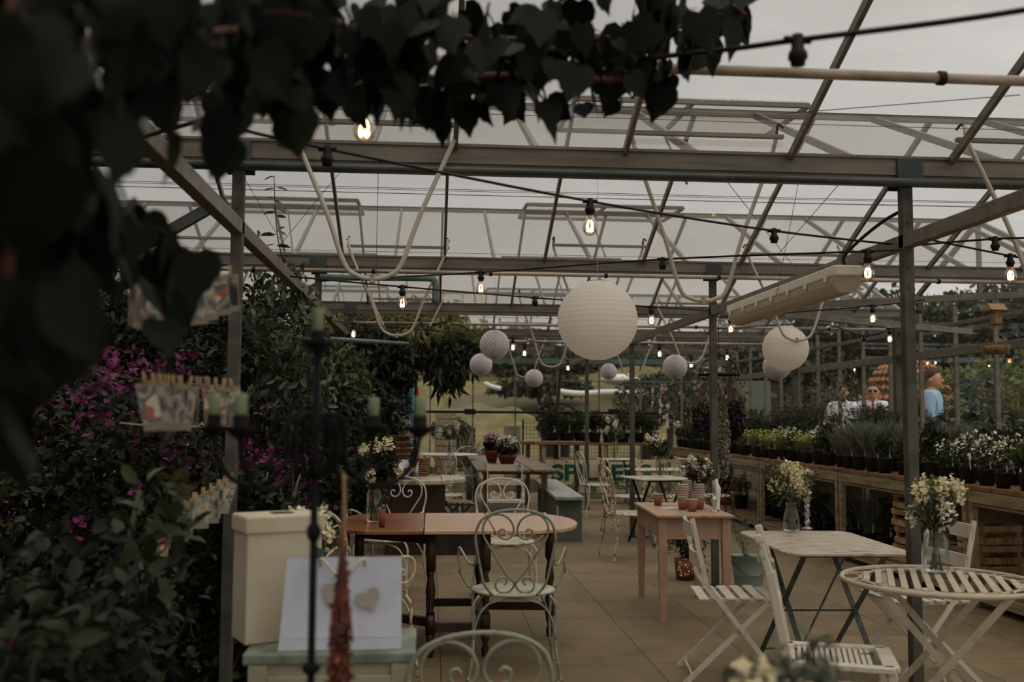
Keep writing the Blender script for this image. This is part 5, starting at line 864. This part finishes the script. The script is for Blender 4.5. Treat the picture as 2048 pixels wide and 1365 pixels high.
for j, x in enumerate((4.16, 4.42, 4.70, 5.0, 5.3)):
    y = 5.6+.07*j
    while y < 16.6:
        k = random.choice(('herb', 'dark'))
        if y > 12.9: k = random.choice(('herb', 'herb', 'dark')) if j < 3 else random.choice(('dark', 'tall'))
        elif y > 10.2: k = random.choice(('yellow', 'white', 'yellow')) if j < 2 else random.choice(('white', 'tall', 'tall', 'spire', 'dark') if y > 10.8 else ('white', 'dark', 'tall', 'grass'))
        elif y > 8.9: k = ('grass' if j < 3 and random.random() < .7 else random.choice(('grass', 'dark', 'white')))
        elif y > 7.6: k = random.choice(('herb', 'dark', 'white')) if j < 3 else random.choice(('tall', 'dark', 'dark'))
        elif y > 6.9: k = 'white' if j < 2 else random.choice(('dark', 'herb'))
        else: k = 'broad' if j < 3 else 'dark'
        sec = ['nearest', 'middle', 'far'][0 if y < 8.6 else 1 if y < 12.6 else 2]; put(k, x+random.uniform(-.03, .03), y, ZB+.001, 'on the %s part of the long bench' % sec, random.uniform(.95, 1.2))
        y += .27 if j < 3 else .36
for j, y in enumerate((17.05, 17.3)):
    for i in range(8): put('herb' if (i+j) % 3 else 'dark', 2.1+.25*i, y, .951, 'on the end wall bench', 1.45)
for j, x in enumerate((4.35, 4.7)):
    for i in range(11): put(random.choice(('herb', 'dark', 'grass', 'herb')), x, 9.3+.34*i+.1*j, .141, 'on the shelf under the long bench', 1.15)
put('yellow', 4.3, 13.6, .141, 'on the shelf under the long bench', 1.6)
t = thing('potted_plant', 'orange flowered plant in a pot under the bench behind the pink table', 'plant', (4.25, 14.2, .14)); MB().lathe([(0, 0), (.08, 0), (.1, .16), (0, .15)], n=14).build('pot', 'terracotta', t, True); leaves('foliage', blob(300, (0, 0, .27), (.12, .12, .12), .1), .06, 'leaf', t, 'oval'); leaves('flowers', blob(14, (0, -.08, .34), (.1, .05, .1), .6), .07, 'petal_orange', t, 'petal')
t = thing('potted_plant', 'grassy spider plant spilling from a pot beyond the plank table', 'plant', (.72, 16.9, 0)); MB().lathe([(0, 0), (.09, 0), (.13, .55), (.12, .55), (0, .5)], n=14).build('pot', 'bench_green', t, True); leaves('foliage', blob(80, (0, 0, .56), (.08, .08, .03)), .5, 'leaf_silver', t, 'blade', 1, bias=(0, 0, .8), spread=.6)
# white plant labels cluster: part of the bench display
for k in range(34):
    x, y = 4.12+.5*random.random(), 6.75+.95*random.random(); MBl = MB(); MBl.box((0, 0, .06), (.03, .0015, .05)).box((0, 0, .0), (.008, .0015, .08)); o = MBl.build('plant_label', 'cup_white'); o.location = (x, y, ZB+.13+.03*random.random()); o.rotation_euler = (random.uniform(-.2, .2), random.uniform(-.3, .3), random.uniform(-.4, .4)); tag(o, 'white plant label standing among the pots beside the right front post', 'label', 'white plant labels')
# crates under the bench
def crate(label, loc, rz, w_=.40, d_=.30, h=.19, m='raw_wood'):
    t = thing('wooden_crate', label, 'crate', loc, rz, group='slatted crates under the bench'); n = 0
    for sy in (-1, 1):
        for z, hh in ((.03, .05), (h-.026, .045)): MB().box((0, sy*d_/2, z), (w_, .012, hh)).build('side_slat', m, t)
    for sx in (-1, 1):
        for z, hh in ((.03, .05), (h-.026, .045)): MB().box((sx*w_/2, 0, z), (.012, d_, hh)).build('end_slat', m, t)
    for sx in (-1, 1):
        for sy in (-1, 1): MB().box((sx*(w_/2-.02), sy*(d_/2-.02), h/2), (.028, .028, h)).build('corner_block', m, t)
    q = MB(); q.box((0, 0, .008), (w_-.01, d_-.01, .012)); q.build('base', m, t)
for k, (dx, nm) in enumerate(((0, 'bottom'), (.02, 'second'), (-.01, 'third'), (.0, 'top'))): crate('slatted wooden crate in the taller stack under the bench, %s one' % nm, (4.30+dx, 8.55, .142+.155*k), R_(4-3*k), w_=.34, h=.15)
for k, nm in enumerate(('bottom', 'middle', 'top')): crate('slatted wooden crate in the low stack behind the folding chair, %s one' % nm, (4.33, 7.5, .142+.15*k), R_(-3+4*k), w_=.34, h=.145)
for k, nm in enumerate(('lower', 'upper')): crate('slatted wooden crate at the right picture edge, %s one' % nm, (4.40, 6.55, .142+.17*k), R_(2), w_=.42, h=.165)
# ================================================= outside
def lump(label, x, y, Y, R, m='hedge', n=900, ls=.35, name='hedge', grp='distant hedges'):
    c_ = U(x, y, Y); g_ = gh(c_.x, Y); t = shrub(name, label, 'hedge' if name == 'hedge' else 'tree', [('foliage', np.concatenate([blob(n, c_, R, .5)]), ls, m, 'oval', dict(w=.8))], [([(c_.x, Y, g_), (c_.x, Y, c_.z)], .1)], grp)
k = 0
for x in range(300, 2500, 75):
    k += 1; Y = 71+9*(k % 2); yy = 722+10*math.sin(x*.37)-(18 if x > 1500 else 0); lump('dark distant tree in the line behind the mounds', x, yy, Y, (2.7, 2, 2.4+.5*math.sin(x)), 'tree_far', 700, .7, 'distant_tree', 'distant tree line')
for x, y, Y, R in [(1500, 720, 40, (2.2, 1.5, 2.2)), (1600, 700, 38, (2.5, 1.5, 2.6)), (1700, 690, 36, (2.5, 1.5, 2.4)), (1800, 700, 36, (2.5, 1.5, 2.4)), (1900, 700, 34, (2.4, 1.5, 2.0)), (1990, 690, 30, (2.3, 1.5, 2.0)), (2080, 690, 28, (2.2, 1.5, 2.4)), (1560, 770, 30, (2, 1, 1.5)), (2030, 720, 26, (1.4, 1, 1.4))]:
    lump('dark green tree outside behind the right glass wall', x, y, Y, R, 'tree_far', 1500, .32, 'distant_tree', 'trees beyond the right wall')
for x, y, Y, R, m_ in [(1290, 800, 26, (.9, .6, .7), 'hedge'), (1340, 790, 28, (.8, .6, .9), 'hedge'), (1100, 842, 21, (.25, .2, .5), 'leaf'), (1130, 850, 21, (.3, .2, .35), 'leaf'), (1400, 790, 25, (1.0, .5, .9), 'leaf'), (1960, 800, 15, (1.3, .5, .6), 'leaf_light'), (2040, 770, 16, (1.0, .5, .8), 'leaf_light'), (1640, 830, 17.5, (.8, .5, .55), 'hedge'), (1900, 860, 13.5, (1.5, .5, .4), 'hedge'), (1980, 880, 12.5, (1.2, .5, .4), 'hedge'), (900, 860, 22, (.4, .3, .3), 'hedge')]:
    lump('green garden bush outside the glass', x, y, Y, R, m_, 1100, .12, 'garden_bush', 'garden bushes outside')
for x, y, Y in ((1395, 770, 24), (1440, 790, 20), (1370, 800, 24)): c_ = U(x, y, Y); shrub('rose_bush', 'bush with dull red blooms outside the end wall', 'bush', [('foliage', blob(700, c_, (.6, .4, .8), .2), .1, 'leaf', 'oval', {}), ('blooms', blob(60, c_, (.6, .4, .8), .8), .12, 'petal_pink', 'petal', {})], [([(c_.x, Y, gh(c_.x, Y)), tuple(c_)], .03)], 'rose bushes')
for x, y, Y, R in [(900, 742, 62, (7, 2, 1.1)), (1030, 735, 64, (6, 2, 1.2)), (1160, 742, 62, (6, 2, 1.1)), (1300, 738, 63, (6, 2, 1.2)), (1420, 735, 60, (6, 2, 1.4)), (1080, 776, 47, (2.5, 1, .22)), (1400, 770, 48, (3, 1, .45))]: lump('rough dark scrub growing on the mound', x, y, Y, R, 'hedge', 1500, .4, 'scrub', 'scrub on the mounds')
# mounds with bare earth, fleece
def mound(label, x0, x1, Y, h, m, d=5):
    a, b_ = U(x0, 790, Y).x, U(x1, 790, Y).x; q = MB(); nx_, ny_ = 30, 10; vs = []
    for j in range(ny_+1):
        for i in range(nx_+1): u, v = i/nx_, j/ny_; x = a+(b_-a)*u; y = Y+d*(v-.5)*2; vs.append((x, y, gh(x, y)-.1+h*math.sin(PI*u)**.6*math.sin(PI*v)*(1+.15*math.sin(u*23)*math.sin(v*9))))
    q.add(vs, [(j*(nx_+1)+i, j*(nx_+1)+i+1, (j+1)*(nx_+1)+i+1, (j+1)*(nx_+1)+i) for j in range(ny_) for i in range(nx_)]); struct(q.build('mound', m, smooth=True))
mound('', 880, 1620, 50, 1.3, 'earth'); mound('', 820, 1100, 44, .9, 'grass'); mound('', 1150, 1700, 58, 1.6, 'grass')
def fleece(label, pts, Y, w_):
    q = MB(); P = [U(x, y, Y) for x, y in pts]; q.tube([p+Vector((0, 0, .0)) for p in P], w_, 8, 5); tag(q.build('garden_fleece', 'fleece', smooth=True), label, 'fleece')
fleece('long strip of white garden fleece on the mound beyond the lawn', [(1115, 783), (1160, 788), (1220, 785), (1300, 788), (1345, 787)], 44, .13); fleece('short strip of white fleece on the mound, left', [(968, 767), (985, 774), (1002, 778)], 44, .1)
c_ = U(1242, 760, 48); q = MB(); q.ball(c_, (1.0, .6, .28), 16, 8); tag(q.build('garden_fleece', 'fleece', smooth=True), 'broad patch of white fleece below the far honeycomb ball', 'fleece')
# mesh fence, planks, toilet cabin, red sign
a, b_ = U(1046, 840, 20.5), U(1300, 840, 20.5); zt_ = U(1100, 842, 20.5).z; t = thing('mesh_fence', 'black wire mesh fence outside the end wall', 'fence', (0, 0, 0)); q = MB(); k = a.x
while k < b_.x: q.tube([(k, 20.5, -.02), (k, 20.5, zt_)], .005, 4); k += .075
k = .05
while k < zt_: q.tube([(a.x, 20.5, k), (b_.x, 20.5, k)], .005, 4); k += .075
q.build('mesh', 'black', t)
for u in (0, .33, .66, 1): x = a.x+(b_.x-a.x)*u; MB().box((x, 20.5, zt_/2), (.04, .04, zt_+.05)).build('post', 'dark_wood', t)
p = U(797, 832, 21); zc_ = U(797, 735, 21).z; t = thing('toilet_cabin', 'blue plastic toilet cabin outside, behind the peach leaves', 'cabin', (p.x, 21, -.05)); q = MB(); q.box((0, 0, 1.1), (.62, 1, 2.2)); q.build('body', 'blue_plastic', t, bev=.04)
q = MB(); q.add([(-.33, -.52, 2.18), (.33, -.52, 2.18), (.33, .52, 2.18), (-.33, .52, 2.18), (-.22, -.4, 2.36), (.22, -.4, 2.36), (.22, .4, 2.36), (-.22, .4, 2.36)], [(0, 3, 2, 1), (4, 5, 6, 7), (0, 1, 5, 4), (1, 2, 6, 5), (2, 3, 7, 6), (3, 0, 4, 7)]); q.build('roof', 'blue_plastic', t, bev=.02); MB().tube([(0, .3, 2.3), (0, .3, 2.6)], .05, 10).build('vent_pipe', 'white_plastic', t); q = MB(); q.box((0, -.505, 1.05), (.5, .02, 1.95)); d_ = q.build('door', 'blue_plastic', t, bev=.01); MB().ball((-.12, -.53, 1.5), .05).build('latch', 'white_plastic', d_, True)
p = U(835, 802, 20); t = thing('warning_marker', 'narrow red marker with white disc beside the blue cabin', 'marker', (p.x, 20, 0)); MB().tube([(0, 0, -.05), (0, 0, 1.9)], .015, 6).build('pole', 'white_plastic', t); MB().ball((0, -.02, 1.7), (.05, .02, .28)).build('panel', 'red', t, True); MB().ball((0, -.04, 1.62), (.03, .01, .03)).build('disc', 'white_plastic', t)
def planter(label, x0, x1, y0, y1, Y, m='bench_wood'):
    a, b_ = U(x0, y1, Y), U(x1, y0, Y); t = thing('raised_planter', label, 'planter', ((a.x+b_.x)/2, Y+.4, gh(a.x, Y)-.01), group='raised planters outside'); W_, H_ = b_.x-a.x, b_.z-gh(a.x, Y)
    for z in np.arange(.06, H_, .14): MB().box((0, -.4, z), (W_, .03, .12)).box((0, .4, z), (W_, .03, .12)).box((-W_/2, 0, z), (.03, .8, .12)).box((W_/2, 0, z), (.03, .8, .12)).build('board', m, t)
    MB().box((0, 0, H_*.4), (W_-.04, .76, H_*.75)).build('soil_fill', 'soil', t)
planter('wooden raised planter on the lawn left of the irrigation box', 872, 912, 828, 850, 21); planter('low wooden planter edge with small plants on the lawn', 905, 950, 850, 862, 25, 'dark_wood')
q = MB(); a = U(1012, 885, 19.2); q.box((a.x+.12, 19.2, .5), (.32, .04, 1.4)); tag(q.build('board_panel', 'cream_panel'), 'grey brown board standing outside the end wall behind the flower pots', 'board')
a = U(1322, 812, 26); t = thing('cold_frame', 'small white framed cage outside beyond the end wall', 'frame', (a.x, 26, a.z)); q = MB()
for i in range(5): q.bar((.2*i, 0, -.6), (.2*i, 0, .55), .03, .03).bar((.2*i, 1, -.6), (.2*i, 1, .55), .03, .03)
q.bar((0, 0, .55), (.8, 0, .55), .05, .05).bar((0, 1, .55), (.8, 1, .55), .05, .05); q.build('frame', 'white_plastic', t)
a = U(1230, 900, 17.9); q = MB(); q.box((2.7, 19.2, .3), (1.1, .5, .6)); tag(q.build('compost_bin', 'dark_wood', bev=.02), 'dark box outside the glass under the end bench', 'box')
# rounded stack of orange clay pots behind the guests
c0 = U(1815, 800, 17.5); t = thing('pot_dome', 'rounded dome of stacked orange clay pots behind the guests', 'sculpture', (c0.x, 17.5, gh(c0.x, 17.5))); q = MB(); R0 = 1.0; rows = 15
for j in range(rows):
    ph = (j+.5)/rows*PI/2; rr = R0*math.cos(ph)**.7; z = 2.45*math.sin(ph)+.1; n_ = max(5, int(2*PI*rr/.115))
    for i in range(n_):
        a = 2*PI*i/n_+j*.5; d = Vector((math.cos(a)*math.cos(ph*.5), math.sin(a)*math.cos(ph*.5), math.sin(ph*.5))); p0 = Vector((rr*math.cos(a), rr*math.sin(a), z)); q.tube([p0-d*.12, p0, p0+d*.002], [.032, .048, .048], 7)
q.build('pots', 'orange_pot', t, kind='stuff'); q = MB(); q.ball((0, 0, .1), (R0*.86, R0*.86, 2.25), 20, 12); q.build('core', 'dark_wood', t, True)
q = MB(); a = XP(1876, 785, 9.3); q.bar((a.x-.1, a.y, a.z), (a.x+1.0, a.y, a.z-.02), .05, .04); b2 = gh(a.x, a.y); q.bar((a.x+.2, a.y, b2), (a.x+.2, a.y, a.z), .05, .05); q.bar((a.x+.9, a.y, b2), (a.x+.9, a.y, a.z), .05, .05); tag(q.build('garden_gate', 'dark_wood'), 'dark wooden rail standing outside by the dome', 'gate')
q = MB(); a = U(1520, 775, 30); q.box((a.x-1.2, 30, gh(a.x, 30)+1.1), (2.4, 2, 2.2)); q2 = q.build('shed', 'bench_green', bev=.03); tag(q2, 'green shed far outside behind the drying rack', 'shed')
for k, x in enumerate((1960, 2010)): c_ = U(x, 800, 17.5); q = MB(); q.box((c_.x, 17.5, c_.z-.5), (.12, .12, 1.9)); tag(q.build('fence_post', 'bench_edge'), 'brown wooden fence post outside at the right, %s one' % ['left', 'right'][k], 'post')
# ================================================= guests outside the right wall
def skin_mesh(name, J, E_, m, parent, sub=2):
    me = bpy.data.meshes.new('tmp'); me.from_pydata([j[0] for j in J], E_, []); o = bpy.data.objects.new('tmp', me); C.objects.link(o); md = o.modifiers.new('s', 'SKIN'); sv = me.skin_vertices[0].data
    for i, j in enumerate(J): r = j[1] if hasattr(j[1], '__len__') else (j[1], j[1]); sv[i].radius = r; sv[i].use_root = (i == 0)
    md.use_smooth_shade = True; s2 = o.modifiers.new('b', 'SUBSURF'); s2.levels = s2.render_levels = sub; bpy.context.view_layer.update()
    me2 = bpy.data.meshes.new_from_object(o.evaluated_get(bpy.context.evaluated_depsgraph_get())); bpy.data.objects.remove(o); me2.materials.clear(); me2.materials.append(MT[m]); return link(name, me2, parent, True)
def person(label, loc, rz, h, shirt, hair, vest=None, tie=None, glasses=False, arm=.25, cup_=True, beard=False):
    t = thing('person', label, 'person', loc, rz); s = h/1.78; t.scale = (s, s, s); A = arm
    hips, chest, neck = (0, 0, .95), (0, .01, 1.33), (0, .0, 1.50)
    J = [(hips, (.15, .11)), ((0, 0, 1.12), (.13, .10)), (chest, (.16, .11)), (neck, .058), ((0, -.01, 1.56), .055), ((.15, 0, 1.42), .07), ((.21, -.02, 1.15), .045), ((.20, -.22, 1.12+A*.3), .036), ((-.15, 0, 1.42), .07), ((-.21, -.02, 1.15), .045), ((-.12, -.22, 1.12+A), .036), ((.09, 0, .85), .09), ((.10, -.01, .48), .062), ((.11, .02, .09), .042), ((-.09, 0, .85), .09), ((-.10, -.01, .48), .062), ((-.11, .02, .09), .042), ((.12, -.12, .04), .036), ((-.12, -.12, .04), .036)]
    E_ = [(0, 1), (1, 2), (2, 3), (3, 4), (2, 5), (5, 6), (6, 7), (2, 8), (8, 9), (9, 10), (0, 11), (11, 12), (12, 13), (0, 14), (14, 15), (15, 16), (13, 17), (16, 18)]; body = skin_mesh('body', J, E_, 'skin', t)
    ov = lambda ids, d: [(J[i][0], tuple((r+d) for r in (J[i][1] if hasattr(J[i][1], '__len__') else (J[i][1],)*2))) for i in ids]
    skin_mesh('shirt', ov([0, 1, 2, 5, 6, 7, 8, 9, 10], .014)[:6]+[(Vector(J[8][0]), (.084, .084)), (Vector(J[9][0]), (.06, .06)), (Vector(J[10][0])*.97+Vector((-.01, 0, .02)), (.048, .048)), ((0, .0, 1.495), (.064, .064))], [(0, 1), (1, 2), (2, 3), (3, 4), (4, 5), (2, 6), (6, 7), (7, 8), (2, 9)], shirt, t)
    skin_mesh('trousers', ov([0, 11, 12, 13, 14, 15, 16], .016), [(0, 1), (1, 2), (2, 3), (0, 4), (4, 5), (5, 6)], 'trousers', t)
    if vest: skin_mesh('waistcoat', [((0, 0, .97), (.168, .13)), ((0, 0, 1.15), (.155, .125)), ((0, .012, 1.32), (.172, .13)), ((.10, .01, 1.43), (.07, .07)), ((-.10, .01, 1.43), (.07, .07))], [(0, 1), (1, 2), (2, 3), (2, 4)], vest, t)
    q = MB(); q.ball((0, -.012, 1.655), (.078, .092, .118), 20, 16)
    q.v = [(x, y-(.012 if (z < 1.62 and y < -.05) else 0), z) if True else 0 for x, y, z in q.v]; q.v = [(x*(1-.28*max(0, (1.65-z)/.12)), y, z) for x, y, z in q.v]; q.ball((0, -.112, 1.645), (.013, .02, .024), 8, 6); [q.ball((sx*.079, 0, 1.65), (.012, .02, .03), 8, 6) for sx in (-1, 1)]; hd = q.build('head', 'skin', t, True)
    q = MB(); [q.ball((sx*.03, -.098, 1.672), (.011, .006, .006), 8, 6) for sx in (-1, 1)]; q.build('eyes', 'hair_dark', hd); q = MB(); q.tube([(-.024, -.104, 1.60), (0, -.112, 1.598), (.024, -.104, 1.60)], .004, 5, 3); q.build('mouth', 'tie_red' if 0 else 'petal_pink', hd)
    q = MB(); q.ball((0, .008, 1.69), (.084, .098, .1), 20, 14); q.v = [(x, max(y, -.082+max(0, 1.73-z)*1.6), z) for x, y, z in q.v]; q.v = [v for v in q.v]; q.build('hair', hair, t, True)
    if beard: q = MB(); q.ball((0, -.055, 1.585), (.05, .05, .05), 12, 8); q.build('beard', hair, t, True)
    if glasses: q = MB(); [q.ball((sx*.032, -.108, 1.672), (.026, .006, .019), 12, 8) for sx in (-1, 1)]; q.bar((-.08, -.09, 1.68), (.08, -.09, 1.68), .005, .005); q.build('glasses', 'black', t)
    if tie: q = MB(); q.add([(-.012, -.128, 1.47), (.012, -.128, 1.47), (.032, -.150, 1.12), (0, -.152, 1.07), (-.032, -.150, 1.12), (-.02, -.125, 1.49), (.02, -.125, 1.49)], [(0, 1, 2, 3, 4), (5, 6, 1, 0)]); o = q.build('tie', tie, t); o.modifiers.new('th', 'SOLIDIFY').thickness = .008
    for o in C.objects:
        if o.parent == t and o.name.split('.')[0] in ('head', 'hair', 'beard', 'glasses'): o.location.z = -.05
    for sx, w_ in ((1, J[7][0]), (-1, J[10][0])):
        q = MB(); w_ = Vector(w_); d = Vector((-sx*.15, -.3, .75)).normalized(); q.tube([w_, w_+d*.04, w_+d*.085], [.03, .038, .034], 8)
        for f_ in range(4): b0_ = w_+d*.08+Vector((0, -.02+.017*f_, 0)); q.tube([b0_, b0_+d*.03+Vector((-sx*.012, -.012, 0)), b0_+d*.045+Vector((-sx*.035, -.008, 0))], [.009, .0085, .007], 6)
        q.tube([w_+d*.03, w_+d*.05+Vector((-sx*.02, .03, 0)), w_+d*.075+Vector((-sx*.035, .025, 0))], [.011, .010, .008], 6); q.build('hand', 'skin', t, True)
    return t
def ppl(label, x, y, Y, hz, **k): c_ = U(x, y, Y); g_ = gh(c_.x, Y); return person(label, (c_.x, Y, g_), math.atan2(-c_.x, Y)+hz, c_.z-g_+.07, **k)
ppl('man in white shirt with short brown hair and beard, outside the glass', 1684, 771, 15.2, 0, shirt='shirt_white', hair='hair_brown', beard=True, arm=.12)
ppl('man with dark hair and dark glasses in grey waistcoat and red tie outside the glass', 1745, 768, 14.6, 0, shirt='shirt_white', hair='hair_dark', vest='waistcoat', tie='tie_red', glasses=True, arm=.1)
ppl('person in a light blue shirt seen outside just right of the front post', 1863, 740, 13.4, 1.35, shirt='shirt_blue', hair='hair_brown', arm=.0)
for k, (x, y, Y) in enumerate([(1709, 740, 19), (1846, 733, 16.2), (1855, 727, 16.4), (1871, 726, 16.3), (1978, 732, 15)]):  # bulbs set outside to imitate festoon bulbs reflected in the glass wall
    p = U(x, y, Y); t = thing('light_bulb', 'tiny warm bulb outside standing in for a festoon bulb reflected in the glass', 'bulb', p, group='bulbs imitating reflections'); q = MB(); q.ball((0, 0, 0), (.028, .028, .036)); q.build('glass', 'bulb_glass', t, True); MB().ball((0, 0, 0), (.01, .01, .018), 8, 6).build('filament', 'filament', t); MB().tube([(0, 0, .03), (0, 0, .08)], .016, 8).build('cap', 'black', t)
q = MB(); q.tube([U(1600, 742, 19), U(1709, 735, 19), U(1855, 722, 16.4), U(1978, 726, 15), U(2080, 735, 14)], .006, 5, 6); tag(q.build('festoon_cable', 'black'), 'festoon cable outside above the guests, carrying the bulbs that imitate reflections', 'cable')
